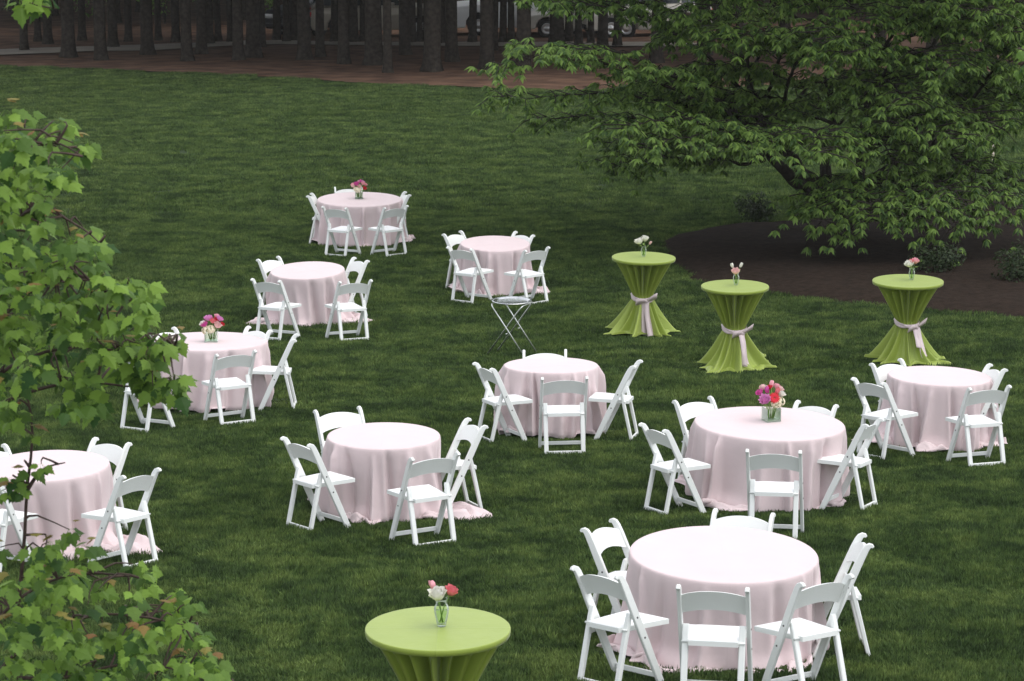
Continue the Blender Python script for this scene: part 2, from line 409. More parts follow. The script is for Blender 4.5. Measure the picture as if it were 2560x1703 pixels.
# ------------------------------------------------------------------ pine wood
def px_w(p, wpx): return wpx / FPX * p.length
def crown_mesh(seed):
    g = random.Random(seed); mb = MB()
    for k in range(110):
        a = g.uniform(0, 6.28); h = g.uniform(0, 1); r = (1 - h) ** .6 * 3.8 * math.sqrt(g.random()) + .2
        c = Vector((math.cos(a) * r, math.sin(a) * r, 6.5 + h * 8))
        for _ in range(14):
            d = Vector((g.gauss(0, 1), g.gauss(0, 1), g.gauss(0, .6))).normalized(); u = d.cross(Vector((g.random(), g.random(), g.random())))  .normalized() * .17
            p = c + d * g.uniform(0, .35)
            mb.add([p - u, p + u, p + u + d * .7, p - u + d * .7], [(0, 1, 2, 3)], 0, g.random())
    return mb.mesh('crown', M_needle, False, True)
CROWNS = [crown_mesh(k) for k in (1, 2, 3)]
def trunk_mesh(seed, r, h=15):
    g = random.Random(seed); mb = MB(); n = 12; zs = [-.1, .05, .2, .45, .9, 1.6, 2.6, 4, 6, 9, 12, h]; v = []; f = []
    ph = [g.uniform(0, 6.28) for _ in range(3)]; ln = (g.uniform(-.012, .012), g.uniform(-.012, .012))
    for z in zs:
        fl = 1 + .55 * math.exp(-max(z, 0) / .22); tp = 1 - .035 * max(z, 0)
        for j in range(n):
            a = 2 * math.pi * j / n
            rr = r * tp * (1 + (fl - 1) * (.7 + .5 * math.sin(3 * a + ph[0]))) * (1 + .05 * math.sin(5 * a + ph[1] + z * .4) + .03 * math.sin(9 * a + z))
            v.append((rr * math.cos(a) + ln[0] * z * 1.2, rr * math.sin(a) + ln[1] * z, z))
    for i in range(len(zs) - 1):
        for j in range(n):
            j2 = (j + 1) % n; f.append((i * n + j, i * n + j2, (i + 1) * n + j2, (i + 1) * n + j))
    mb.add(v, f); return mb.mesh('trunk', M_bark, True)
TR = [(173, 146, 33), (252, 153, 30), (283, 122, 24), (368, 139, 31), (467, 155, 27), (505, 137, 26), (524, 113, 22), (576, 109, 15), (595, 153, 27), (633, 146, 36), (657, 120, 15), (733, 102, 27), (762, 151, 33), (800, 144, 22), (859, 162, 29), (882, 109, 27), (934, 164, 44), (970, 184, 22), (1012, 139, 27), (1050, 109, 15), (1081, 181, 43), (1129, 157, 31), (1181, 110, 20), (1218, 175, 35), (1238, 128, 14), (1278, 110, 17), (1308, 176, 37), (1393, 122, 36), (1446, 118, 18), (1477, 112, 16), (1506, 125, 26), (1543, 119, 20), (1640, 160, 30), (1760, 140, 32), (1850, 170, 28), (1960, 130, 30), (2080, 160, 34), (2200, 135, 28), (2330, 150, 30), (2470, 130, 34), (95, 106, 17), (205, 104, 18), (322, 106, 18), (396, 103, 16), (440, 107, 20), (545, 104, 16), (692, 105, 19), (716, 108, 16), (838, 106, 20), (908, 104, 18), (1030, 110, 20), (1066, 106, 17), (1104, 112, 20), (1258, 110, 18), (1422, 108, 20), (60, 130, 20), (120, 112, 22)]
ORD = ['first', 'second', 'third', 'fourth', 'fifth', 'sixth', 'seventh', 'eighth', 'ninth', 'tenth', 'eleventh', 'twelfth', 'thirteenth', 'fourteenth', 'fifteenth', 'sixteenth', 'seventeenth', 'eighteenth', 'nineteenth', 'twentieth', 'twenty-first', 'twenty-second', 'twenty-third', 'twenty-fourth', 'twenty-fifth', 'twenty-sixth', 'twenty-seventh', 'twenty-eighth', 'twenty-ninth', 'thirtieth', 'thirty-first', 'thirty-second', 'thirty-third', 'thirty-fourth', 'thirty-fifth', 'thirty-sixth', 'thirty-seventh', 'thirty-eighth', 'thirty-ninth', 'fortieth', 'forty-first', 'forty-second']
n_p = 0
def pine(p, wpx, label, group, i):
    t = thing('pine_tree', (p.x, p.y, ground(p.x, p.y) + .02), label, 'tree', group)
    rad = px_w(p, wpx) / 2
    link('trunk', trunk_mesh(i, rad), t)
    c = link('crown', CROWNS[i % 3], t); c.rotation_euler = (0, 0, i * 1.3); k = 1.3 if i < 100 else 1.9; c.scale = (k, k, .9 + .2 * ((i * 37) % 10) / 10)
for i, (x, y, wd) in enumerate(TR):
    p = at(x, y)
    front = y >= 135; row = sorted(q[0] for q in TR if (q[1] >= 135) == front and q[0] > 0); nth = row.index(x) if x in row else -1
    nb_ = 'thick' if wd > 34 else ('slim' if wd < 23 else 'medium')
    place = 'on the straw by the lawn' if front else 'behind, beside the road'
    lab = '%s pine trunk %s, %s counting from the maple' % (nb_, place, ORD[nth]) if nth >= 0 else 'dark pine trunk just outside the left edge of the view'
    pine(p, wd, lab, 'pines of the dark wood', i)
g = random.Random(21)
k = 0
while k < 100:
    x, y = g.uniform(-30, 32), g.uniform(112, 150) if k < 70 else g.uniform(150, 180)
    k += 1
    p = Vector((x, y, ground(x, y))); pine(p, g.uniform(15, 24), 'far pine trunk dim in the depth of the wood beyond the road', 'far pines beyond the road', 100 + k)
# the wood goes on to both sides and at the back
def woodland():
    g = random.Random(55); mb = MB()
    path = [(-27, 66), (-36, 100), (-44, 190), (-20, 205), (20, 205), (46, 190), (36, 100), (29, 66)]
    for (x0, y0), (x1, y1) in zip(path, path[1:]):
        ln = math.hypot(x1 - x0, y1 - y0)
        for k in range(int(ln * 44)):
            u = g.random(); d = g.gauss(0, 1.6); x = x0 + (x1 - x0) * u + d * (y1 - y0) / ln; y = y0 + (y1 - y0) * u - d * (x1 - x0) / ln
            z = ground(x, y) + g.uniform(.4, 17) ; n = Vector((g.gauss(0, 1), g.gauss(0, 1), g.gauss(0, 1))).normalized(); a = n.cross(Vector((g.random(), g.random(), g.random()))).normalized(); b = n.cross(a); w_ = g.uniform(.3, .6)
            c = Vector((x, y, z)); mb.add([c - a * w_, c + b * w_ * .6, c + a * w_, c - b * w_ * .6], [(0, 1, 2, 3)], 0, g.random())
    tag(mb.build('woodland', M_needle, None, False, True), kind='stuff')
woodland()
# canopy trees over the near edge of the wood, seen only as their trunks
def leaf_blob(mb, c, r, n, size, g, up=.5, tone_=None, squash=.8):
    for _ in range(n):
        d = Vector((g.gauss(0, 1), g.gauss(0, 1), g.gauss(0, 1))).normalized(); p = Vector(c) + Vector((d.x * r, d.y * r, d.z * r * squash)) * g.uniform(.35, 1) ** .5
        nrm = (d + Vector((0, 0, up)) + Vector((g.gauss(0, .4), g.gauss(0, .4), g.gauss(0, .4)))).normalized()
        u = nrm.cross(Vector((g.gauss(0, 1), g.gauss(0, 1), g.gauss(0, 1)))).normalized(); v = nrm.cross(u); s = size * g.uniform(.6, 1.2)
        mb.add([p - u * s, p - v * s * .45 - nrm * s * .1, p + u * s, p + v * s * .45 - nrm * s * .1], [(0, 1, 2), (0, 2, 3)], 0, g.random())
g = random.Random(31)
for i, (x, y, h, col) in enumerate([(412, 62, 2.4, L_under), (535, 52, 2.6, L_under), (685, 62, 2.2, L_under), (250, 60, 2.0, L_under), (930, 40, 2.0, L_shrub), (60, 70, 2.2, L_shrub)]):
    p = at(x, y); t = thing('bush', (p.x, p.y, ground(p.x, p.y) + .03), 'pale green bush between far pines, %s from the left end of the wood' % {412: 'second', 535: 'third', 685: 'fourth', 250: 'first'}[x] if col is L_under else ('dark bush behind the cars at the back of the wood' if x > 500 else 'dark bush at the left end of the wood'), 'bush', 'bushes at the back of the wood')
    mb = MB()
    for k in range(9): leaf_blob(mb, (g.uniform(-.8, .8), g.uniform(-.8, .8), h * g.uniform(.25, .9)), .55, 60, .09, g)
    f_ = mb.build('foliage', col, t, False, True); f_['kind'] = 'stuff'
    mb = MB()
    for k in range(4): mb.tube([(0, 0, 0), (g.uniform(-.2, .2), g.uniform(-.2, .2), h * .5), (g.uniform(-.6, .6), g.uniform(-.6, .6), h * .8)], [.03, .02, .008], 5)
    mb.build('stem', M_bark2, t)

# ------------------------------------------------------------------ parked cars
def paint(name, c, metal=.3): return mat(name, c, .28, .5, metal=metal)
M_pw, M_ps, M_pd, M_pt = paint('white_paint', (.72, .73, .74), 0), paint('silver_paint', (.52, .50, .45)), paint('black_paint', (.02, .021, .024), .1), paint('tan_paint', (.30, .27, .22))
M_win = mat('car_window', (.02, .025, .03), .06, .7); M_tyre = mat('tyre_rubber', (.018, .018, .018), .9, .1); M_rim = mat('wheel_rim', (.5, .5, .5), .3, metal=.9); M_lamp = mat('headlamp', (.75, .75, .75), .1, .6); M_red = mat('tail_lamp', (.4, .02, .02), .2, .5); M_blackp = mat('black_trim', (.015, .015, .016), .5, .3)
CARS = {
 'sedan': dict(L=4.7, W=1.8, wr=.33, wx=(.95, 3.7), prof=[(0.05, .38), (.02, .62), (.12, .74), (1.15, .90), (1.35, .93), (3.85, .96), (4.6, .94), (4.68, .75), (4.66, .4)], cab=[(1.25, .92), (2.1, 1.40), (2.9, 1.45), (3.5, 1.38), (4.15, .95)], posts=(2.75,)),
 'suv': dict(L=4.8, W=1.9, wr=.37, wx=(.95, 3.75), prof=[(0.05, .42), (.02, .8), (.12, .98), (1.2, 1.10), (1.45, 1.12), (4.6, 1.12), (4.75, 1.0), (4.76, .45)], cab=[(1.35, 1.10), (2.0, 1.68), (2.6, 1.75), (4.3, 1.70), (4.7, 1.12)], posts=(2.55, 3.6)),
 'pickup': dict(L=5.6, W=1.95, wr=.39, wx=(1.05, 4.35), prof=[(0.05, .48), (.02, .85), (.10, 1.05), (1.35, 1.16), (1.55, 1.17), (5.5, 1.17), (5.58, 1.1), (5.58, .5)], cab=[(1.45, 1.15), (2.05, 1.75), (2.5, 1.82), (3.4, 1.80), (3.6, 1.16)], posts=(2.7,)),
}
def car(kind, name, p, rz, body_m, label, cat):
    c = CARS[kind]; t = thing(name, (p.x, p.y, ground(p.x, p.y) + .03), label, cat, None, rz); W = c['W']; L = c['L']
    # lower body outline with wheel arches cut
    low = [q for q in c['prof']]
    bot = []
    zb = .30
    for wx in sorted(c['wx'], reverse=True):
        ra = c['wr'] + .07
        x0 = math.sqrt(max(0.0, ra * ra - (zb - c['wr']) ** 2))
        bot.append((wx + x0, zb))
        for k in range(1, 8): a = math.pi * k / 8; bot.append((wx + ra * math.cos(a), c['wr'] + ra * math.sin(a)))
        bot.append((wx - x0, zb))
    outline = low + [(L - .1, zb)] + bot + [(.15, zb)]
    def prism(out, hw, taper, m, nm, par):
        mb = MB(); n = len(out); v = []
        zmax = max(z for _, z in out); zmin = min(z for _, z in out)
        for s in (-1, 1):
            for inset, kk in ((0, 0), (1, 1)):
                for x, z in out:
                    ww = hw - taper * max(0, (z - .8)) - (.0 if kk else .04)
                    cx = sum(q[0] for q in out) / n
                    v.append((x - L / 2, s * (ww if kk == 0 else ww), z))
        f = []
        # sides: outer cap at s*ww, then slight bevel band
        A0, A1, B0, B1 = 0, n, 2 * n, 3 * n
        f.append(tuple(range(A0, A0 + n))); f.append(tuple(range(B0 + n - 1, B0 - 1, -1)))
        for i in range(n):
            j = (i + 1) % n; f.append((A0 + i, B0 + i, B0 + j, A0 + j))
        mb.add(v[:n] + [(0, 0, 0)] * 0 + v[n:], f)
        o = mb.build(nm, m, par, False); return o
    b = prism(outline, W / 2, .1, body_m, 'body', t)
    bv = b.modifiers.new('bevel', 'BEVEL'); bv.width = .05; bv.segments = 2; bv.limit_method = 'ANGLE'; bv.angle_limit = R_(35)
    cab = prism(c['cab'], W / 2 - .06, .22, body_m, 'cabin', t)
    bv = cab.modifiers.new('bevel', 'BEVEL'); bv.width = .05; bv.segments = 2; bv.limit_method = 'ANGLE'; bv.angle_limit = R_(35)
    # glass: side windows, windscreen, rear screen
    cb = c['cab']; zb_, zt = cb[0][1] + .05, max(z for _, z in cb) - .09
    xa = lambda z: cb[0][0] + (cb[1][0] - cb[0][0]) * min(1, (z - cb[0][1]) / (cb[1][1] - cb[0][1])) + .1
    xb = lambda z: cb[-1][0] + (cb[-2][0] - cb[-1][0]) * min(1, (z - cb[-1][1]) / (cb[-2][1] - cb[-1][1])) - .1
    cuts = [None] + list(c['posts']) + [None]
    for s in (-1, 1):
        for a_, b_ in zip(cuts, cuts[1:]):
            x0 = (xa(zb_), xa(zt)) if a_ is None else (a_ + .04, a_ + .04); x1 = (xb(zb_), xb(zt)) if b_ is None else (b_ - .04, b_ - .04)
            q = []
            for x, z in ((x0[0], zb_), (x1[0], zb_), (x1[1], zt), (x0[1], zt)):
                ww = W / 2 - .06 - .22 * max(0, z - .8) - .04 + .006; q.append(Vector((x - L / 2, s * ww, z)))
            mb = MB(); inn = [v_ - Vector((0, s * .02, 0)) for v_ in q]
            mb.add(q + inn, [(0, 1, 2, 3) if s < 0 else (3, 2, 1, 0), (0, 4, 5, 1), (1, 5, 6, 2), (2, 6, 7, 3), (3, 7, 4, 0)]); mb.build('window', M_win, t, False)
    for nm, (p0, p1), sg in (('windscreen', (cb[0], cb[1]), -1), ('rear_window', (cb[-1], cb[-2]), 1)):
        d = Vector((p1[0] - p0[0], 0, p1[1] - p0[1])); nn = Vector((-d.z, 0, d.x)).normalized() * (1 if sg < 0 else -1) * .008
        a_ = Vector((p0[0] - L / 2, 0, p0[1])) + d * .1 + nn; e_ = Vector((p0[0] - L / 2, 0, p0[1])) + d * .9 + nn
        w0, w1 = W / 2 - .16, W / 2 - .26; v = [(a_.x, -w0, a_.z), (a_.x, w0, a_.z), (e_.x, w1, e_.z), (e_.x, -w1, e_.z)]
        v2 = [(x - nn.x * 2.5, y, z - nn.z * 2.5) for x, y, z in v]
        mb = MB(); mb.add(v + v2, [(0, 1, 2, 3), (7, 6, 5, 4), (0, 4, 5, 1), (1, 5, 6, 2), (2, 6, 7, 3), (3, 7, 4, 0)]); mb.build(nm, M_win, t, False)
    for wx in c['wx']:
        for s in (-1, 1):
            mb = MB(); r = c['wr']; prof = [(r * .6, -.1), (r * .93, -.1), (r, -.07), (r, .07), (r * .93, .1), (r * .6, .1)]
            mb.lathe(prof, 20); wv = mb.build('wheel', M_tyre, t); wv.location = (wx - L / 2, s * (W / 2 - .13), r); wv.rotation_euler = (R_(90), 0, 0)
            mb = MB(); mb.lathe([(.001, .06), (.06, .075), (.08, .05), (r * .45, .06), (r * .62, .09), (r * .62, -.08)], 20); rm = mb.build('rim', M_rim, wv); rm.rotation_euler = (0 if s < 0 else R_(180), 0, 0)
    fz = c['prof'][1][1]
    for s in (-1, 1):
        mb = MB(); mb.box((0, 0, 0), (.14, .36, .15), bev=.03); o = mb.build('headlight', M_lamp, t); o.location = (-L / 2 + .06, s * (W / 2 - .25), fz - .02)
        mb = MB(); mb.box((0, 0, 0), (.08, .25, .18), bev=.02); o = mb.build('taillight', M_red, t); o.location = (L / 2 - .05, s * (W / 2 - .2), fz + .05)
        mb = MB(); mb.box((0, 0, 0), (.14, .18, .13), bev=.03); o = mb.build('mirror', body_m if kind != 'pickup' else M_blackp, t); o.location = (cb[0][0] + .55 - L / 2, s * (W / 2 + .05), cb[0][1] + .1)
        for hx in c['posts']:
            mb = MB(); mb.box((0, 0, 0), (.16, .03, .03), bev=.008); o = mb.build('handle', M_blackp, t); o.location = (hx + .0 - L / 2, s * (W / 2 - .035), cb[0][1] - .12)
    mb = MB(); mb.box((-L / 2 + .03, 0, .45), (.12, W - .2, .16), bev=.03); mb.build('bumper', M_rim if kind == 'pickup' else M_blackp, t)
    mb = MB(); mb.box((-L / 2 + .02, 0, fz - .02), (.06, W - .85, .16), bev=.02); mb.build('grille', M_blackp, t)
    return t
def carpos(x, y): return at(x, y)
car('pickup', 'pickup_truck', carpos(1316, 86), R_(3), M_pw, 'white pickup truck parked side on behind the pine trunks', 'pickup truck')
car('sedan', 'sedan_car', carpos(1470, 92), R_(-3), M_ps, 'silver sedan parked in front of the white pickup truck, nose behind a trunk', 'car')
car('suv', 'suv_car', carpos(945, 92), R_(184), M_pt, 'tan dark windowed car parked between thick pine trunks beside the pickup', 'car')
car('suv', 'suv_car', carpos(803, 84), R_(62), M_pd, 'black car with pale bumper facing the lawn among the pines', 'car')
car('suv', 'suv_car', carpos(1600, 90), R_(20), M_ps, 'pale car half hidden by the leaves of the spreading tree', 'car')

# ------------------------------------------------------------------ leaves
def leaf_long(mb, p, d, up, L, Wd, tone, g):
    """elliptic leaf from p along d, folded along its midrib, tip drooping"""
    d = d.normalized(); sd_ = d.cross(up)
    if sd_.length < 1e-3: sd_ = Vector((1, 0, 0))
    sd_.normalize(); n = sd_.cross(d).normalized()
    q1 = p + d * L * .45 + n * L * .03; q2 = p + d * L - n * L * .16 - Vector((0, 0, L * .1))
    a = p + d * L * .42 + sd_ * Wd * .5 - n * Wd * .16; b = p + d * L * .42 - sd_ * Wd * .5 - n * Wd * .16
    mb.add([p, a, q1, b, q2], [(0, 2, 1), (0, 3, 2), (1, 2, 4), (2, 3, 4)], 0, tone)
def spray(mb, c, out, g, n=9, L=.1):
    """rosette of drooping long leaves at a twig tip"""
    a0 = g.uniform(0, 6.28)
    for k in range(n):
        a = a0 + 6.283 * k / n + g.uniform(-.3, .3)
        d = Vector((math.cos(a), math.sin(a), 0)) + out * .5; d.z += g.uniform(-1.0, -.15)
        l = L * g.uniform(.75, 1.25)
        leaf_long(mb, Vector(c) + d.normalized() * .015, d, Vector((0, 0, 1)) + Vector((g.gauss(0, .2), g.gauss(0, .2), 0)), l, l * .42, g.random(), g)
def smooth_path(pts, n):
    pts = [Vector(p) for p in pts]; out = []; k = len(pts) - 1
    for i in range(n + 1):
        t = i / n * k; j = min(int(t), k - 1); u = t - j
        p0, p1, p2, p3 = pts[max(j - 1, 0)], pts[j], pts[j + 1], pts[min(j + 2, k)]
        out.append(.5 * ((2 * p1) + (p2 - p0) * u + (2 * p0 - 5 * p1 + 4 * p2 - p3) * u * u + (3 * p1 - p0 - 3 * p2 + p3) * u ** 3))
    return out
# ---- the spreading tree on the right
def big_tree():
    g = random.Random(77)
    base = at(2110, 600); D = base.y
    t = thing('broadleaf_tree', (base.x, base.y, ground(base.x, base.y)), 'low spreading broadleaf tree with layered drooping leaves over the dark mulch bed', 'tree')
    off = Vector(t.location)
    wood = MB(); tw = MB(); lf = MB()
    P = lambda x, y, d=0: AD(x, y, D + d) - off
    hub = P(1945, 490)
    wood.tube(smooth_path([Vector((0, 0, -.1)), Vector((.02, 0, .25)), hub], 8), [.30, .24, .22, .2, .2, .19, .19, .18, .18], 12)
    limbs = [([hub, P(1850, 440, -.2), P(1790, 380, -.5), P(1745, 330, -.8), P(1700, 260, -1.2)], .14),
             ([hub, P(1880, 420, .3), P(1800, 350, .4), P(1740, 250, .6), P(1700, 100, 1)], .13),
             ([hub, P(1990, 430), P(2050, 390, .2), P(2130, 340, .4), P(2230, 240, .6)], .15),
             ([hub, P(1975, 420, -.2), P(1985, 340, -.3), P(1995, 240, -.2), P(2010, 60, 0)], .11),
             ([hub, P(1900, 400, .5), P(1920, 300, 1), P(1900, 120, 1.4), P(1880, -120, 1.2)], .12),
             ([hub, P(2020, 420, .6), P(2100, 300, 1.4), P(2150, 100, 2), P(2170, -150, 2)], .11)]
    ends = []
    for pts, r in limbs:
        q = smooth_path(pts, 14); q = [p + Vector((g.gauss(0, .02), g.gauss(0, .02), g.gauss(0, .02))) for p in q]
        wood.tube(q, [r * (1 - .06 * i) for i in range(15)], 9); ends.append(q)
    def bough(pts, dens=1.0, fan=1.0, L=.12, n=9):
        q = smooth_path(pts, 22)
        q = [p + Vector((0, g.gauss(0, .03), g.gauss(0, .02))) for p in q]
        tw.tube(q, [.035 * (1 - .042 * i) for i in range(23)], 5)
        for i in range(5, 23):
            for s in (-1, 1):
                if g.random() > dens: continue
                d = (q[min(i + 1, 22)] - q[i - 1]).normalized(); sd_ = Vector((-d.y, d.x, 0)) * s
                ln = fan * g.uniform(.25, 1.0) * (1.2 - .6 * abs(i - 12) / 12)
                dirn = (sd_ + d * g.uniform(.2, .9)).normalized(); dirn.z += g.uniform(-.10, .16)
                e1 = q[i] + dirn * ln * .5 + Vector((0, 0, .04)); e2 = q[i] + dirn * ln - Vector((0, 0, .12 * ln))
                tw.tube([q[i], e1, e2], [.012, .008, .004], 3, False)
                m = max(2, int(ln / .15))
                for k in range(1, m + 1):
                    u = k / m; c = q[i].lerp(e1, u * 2) if u < .5 else e1.lerp(e2, u * 2 - 1)
                    spray(lf, c + Vector((g.gauss(0, .05), g.gauss(0, .05), g.gauss(0, .03))), dirn, g, n if k < m else n + 2, L)
        spray(lf, q[-1], (q[-1] - q[-2]).normalized(), g, n + 3, L * 1.1)
    B = [  # points in the photo's plane with depth offsets from the trunk
     [(1720, 290, -1), (1580, 190, -2), (1380, 112, -3), (1135, 152, -3.6)],
     [(1720, 300, -1), (1580, 220, -2), (1420, 150, -3), (1210, 105, -3.4)],
     [(1740, 330, -.5), (1600, 250, -1.4), (1400, 215, -2), (1160, 225, -2.4)],
     [(1740, 330, 0), (1560, 290, 0), (1380, 270, -.3), (1230, 275, -.4)],
     [(1760, 345, -1.4), (1680, 300, -2.4), (1570, 275, -3.2), (1430, 292, -3.8)],
     [(1800, 345, -1), (1740, 310, -2.4), (1640, 305, -3.4), (1480, 335, -4)],
     [(1850, 350, -1), (1820, 315, -2.2), (1780, 310, -3.2), (1690, 345, -3.8)],
     [(1880, 360, -1), (1880, 310, -2.4), (1880, 305, -3.4), (1900, 345, -4)],
     [(1760, 370, 0), (1640, 370, -.3), (1520, 365, -.5), (1420, 380, -.6)],
     [(1760, 360, .8), (1640, 350, .8), (1540, 330, .8), (1420, 330, .8)],
     [(1740, 260, -.3), (1720, 130, -1.6), (1730, 75, -2.4), (1690, 95, -3)],
     [(1760, 240, 0), (1800, 120, -1.4), (1830, 65, -2.6), (1900, 100, -3.4)],
     [(1800, 260, -.5), (1830, 150, -1.8), (1900, 95, -2.6), (1960, 130, -3.4)],
     [(1700, 200, 0), (1560, 80, -.8), (1420, 20, -1.6), (1250, 12, -2)],
     [(1700, 150, .4), (1560, 40, 0), (1380, -20, -.5), (1180, -30, -1)],
     [(1960, 480, -.8), (1930, 450, -2), (1900, 470, -3), (1890, 515, -3.4)],
     [(1980, 480, -.8), (1990, 450, -2), (2000, 455, -3), (2010, 505, -3.6)],
     [(2000, 470, -.8), (2060, 440, -2), (2110, 445, -3), (2130, 500, -3.6)],
     [(2020, 460, -.8), (2110, 430, -2), (2190, 435, -3), (2230, 505, -3.4)],
     [(2040, 460, -.6), (2170, 420, -1.6), (2270, 435, -2.4), (2350, 485, -3)],
     [(2060, 440, 0), (2200, 400, -1), (2330, 415, -1.6), (2440, 470, -2)],
     [(2130, 340, -.2), (2110, 270, -1.5), (2070, 255, -2.4), (2030, 290, -3)],
     [(2150, 330, -.4), (2150, 260, -1.6), (2170, 265, -2.6), (2190, 315, -3.2)],
     [(2170, 320, -.4), (2210, 250, -1.4), (2260, 260, -2.2), (2300, 300, -2.8)],
     [(2230, 250, 0), (2280, 170, -1), (2330, 150, -1.6), (2400, 180, -2.2)],
     [(2000, 240, -.4), (2050, 150, -1.6), (2120, 120, -2.4), (2200, 150, -3)],
     [(2010, 150, -.4), (2080, 50, -1.4), (2160, 15, -2.4), (2280, 30, -3.2)],
     [(2020, 120, -.4), (2160, 60, -1.4), (2260, 50, -2), (2340, 75, -2.8)],
     [(2000, 200, -.4), (2030, 190, -1.6), (2060, 200, -2.4), (2090, 235, -3)],
     [(1960, 350, -.4), (1990, 300, -1.4), (2030, 330, -2.2), (2060, 380, -2.6)],
     [(2100, 350, -.2), (2150, 350, -1), (2210, 370, -1.6), (2260, 400, -2)],
     [(2050, 60, -.4), (2150, -20, -1.2), (2250, -10, -2), (2357, 10, -2.6)],
     [(2040, 40, .6), (2200, 60, .4), (2320, 80, .2), (2440, 110, 0)],
     [(2180, 200, .8), (2250, 130, .8), (2350, 110, .6), (2450, 130, .4)],
     [(2000, 60, .8), (2060, 20, .6), (2120, 40, .4), (2180, 90, .2)],
     [(1900, 60, .8), (1800, 30, .6), (1650, 40, .4), (1540, 80, .2)],
     [(1900, 0, 0), (1780, -20, -1), (1660, 0, -1.8), (1560, 40, -2.2)],
     [(1950, 30, 0), (1940, 0, -1), (1960, 10, -2), (1990, 50, -2.6)],
     [(1960, 450, -.8), (1975, 415, -1.8), (1990, 415, -2.4), (2010, 448, -2.8)],
     [(1900, 200, 1), (2000, 170, 1), (2150, 180, 1), (2300, 190, 1)], [(2100, 300, 1.2), (2200, 230, 1.2), (2300, 215, 1), (2400, 230, .8)], [(1850, 200, 1.2), (1760, 170, 1.3), (1650, 170, 1.3), (1500, 185, 1.2)], [(1900, 150, 1.4), (2020, 130, 1.4), (2120, 150, 1.4), (2230, 170, 1.2)],
     [(1900, 200, .4), (1800, 180, -.4), (1650, 150, -1), (1520, 190, -1.4)],
     [(1900, 260, .4), (1800, 230, -.4), (1700, 220, -1), (1590, 250, -1.4)]]
    for pts in B: bough([P(x, y, d) for x, y, d in pts], .95, 1.0)
    # inner, back and upper storeys of the crown
    for k in range(14):
        q = ends[k % 6]; s = q[g.randrange(6, 15)]
        a = g.uniform(0, 6.28); ln = g.uniform(1.6, 3.2); e = s + Vector((math.cos(a) * ln, math.sin(a) * ln * .8 + .5, g.uniform(-.2, .8)))
        if e.z < 1.9: e.z = 1.9 + g.random() * .5
        bough([s, s.lerp(e, .35) + Vector((0, 0, .3)), s.lerp(e, .7) + Vector((0, 0, .3)), e], .7, 1.0, .11, 7)
    for k in range(84):
        a = g.uniform(0, 6.28); r = g.uniform(.3, 1.2); s = Vector((hub.x + math.cos(a) * r, math.sin(a) * r, g.uniform(4.3, 6.6))); ln = g.uniform(2.0, 5.2)
        e = s + Vector((math.cos(a) * ln, math.sin(a) * ln, g.uniform(.0, .6)))
        bough([s, s.lerp(e, .35) + Vector((0, 0, .3)), s.lerp(e, .7) + Vector((0, 0, .25)), e], .6, 1.3, .15, 7)
    wood.build('trunk', M_bark2, t); o = tw.build('branch', M_bark2, t); o['kind'] = 'stuff'
    o = lf.build('foliage', L_cherry, t, False, True); o['kind'] = 'stuff'
big_tree()
# ---- maples close to the camera
LOBE = [(0, 0), (.10, -.02), (.34, .06), (.30, .16), (.50, .36), (.34, .40), (.36, .52), (.21, .56), (.19, .74), (.10, .80), (0, 1.02)]
def maple_mesh(seed, m):
    g = random.Random(seed); mb = MB(); s = []
    fold, droop = g.uniform(.10, .3), g.uniform(.15, .4)
    def Z(x, y): return fold * -abs(x) - droop * y * y + .05 * math.sin(7 * x + seed) * y
    mid = [(0, 0), (0, .2), (0, .45), (0, .7), (0, 1.02)]
    v = [(0, y, Z(0, y)) for _, y in mid]; f = []
    for sg in (1, -1):
        k = len(v); o_ = [(x * sg * g.uniform(.9, 1.1), y) for x, y in LOBE[1:-1]]
        v += [(x, y, Z(x, y)) for x, y in o_]
        seq = [(0, k, 1), (1, k, k + 1), (1, k + 1, k + 2), (1, k + 2, 2), (2, k + 2, k + 3), (2, k + 3, k + 4), (2, k + 4, k + 5), (2, k + 5, 3), (3, k + 5, k + 6), (3, k + 6, k + 7), (3, k + 7, k + 8), (3, k + 8, 4)]
        f += [q if sg > 0 else q[::-1] for q in seq]
    st = len(v)
    v += [(-.012, 0, 0), (.012, 0, 0), (.01, -.45, .10), (-.01, -.45, .10)]; f.append((st, st + 3, st + 2, st + 1))
    mb.add(v, f); return mb
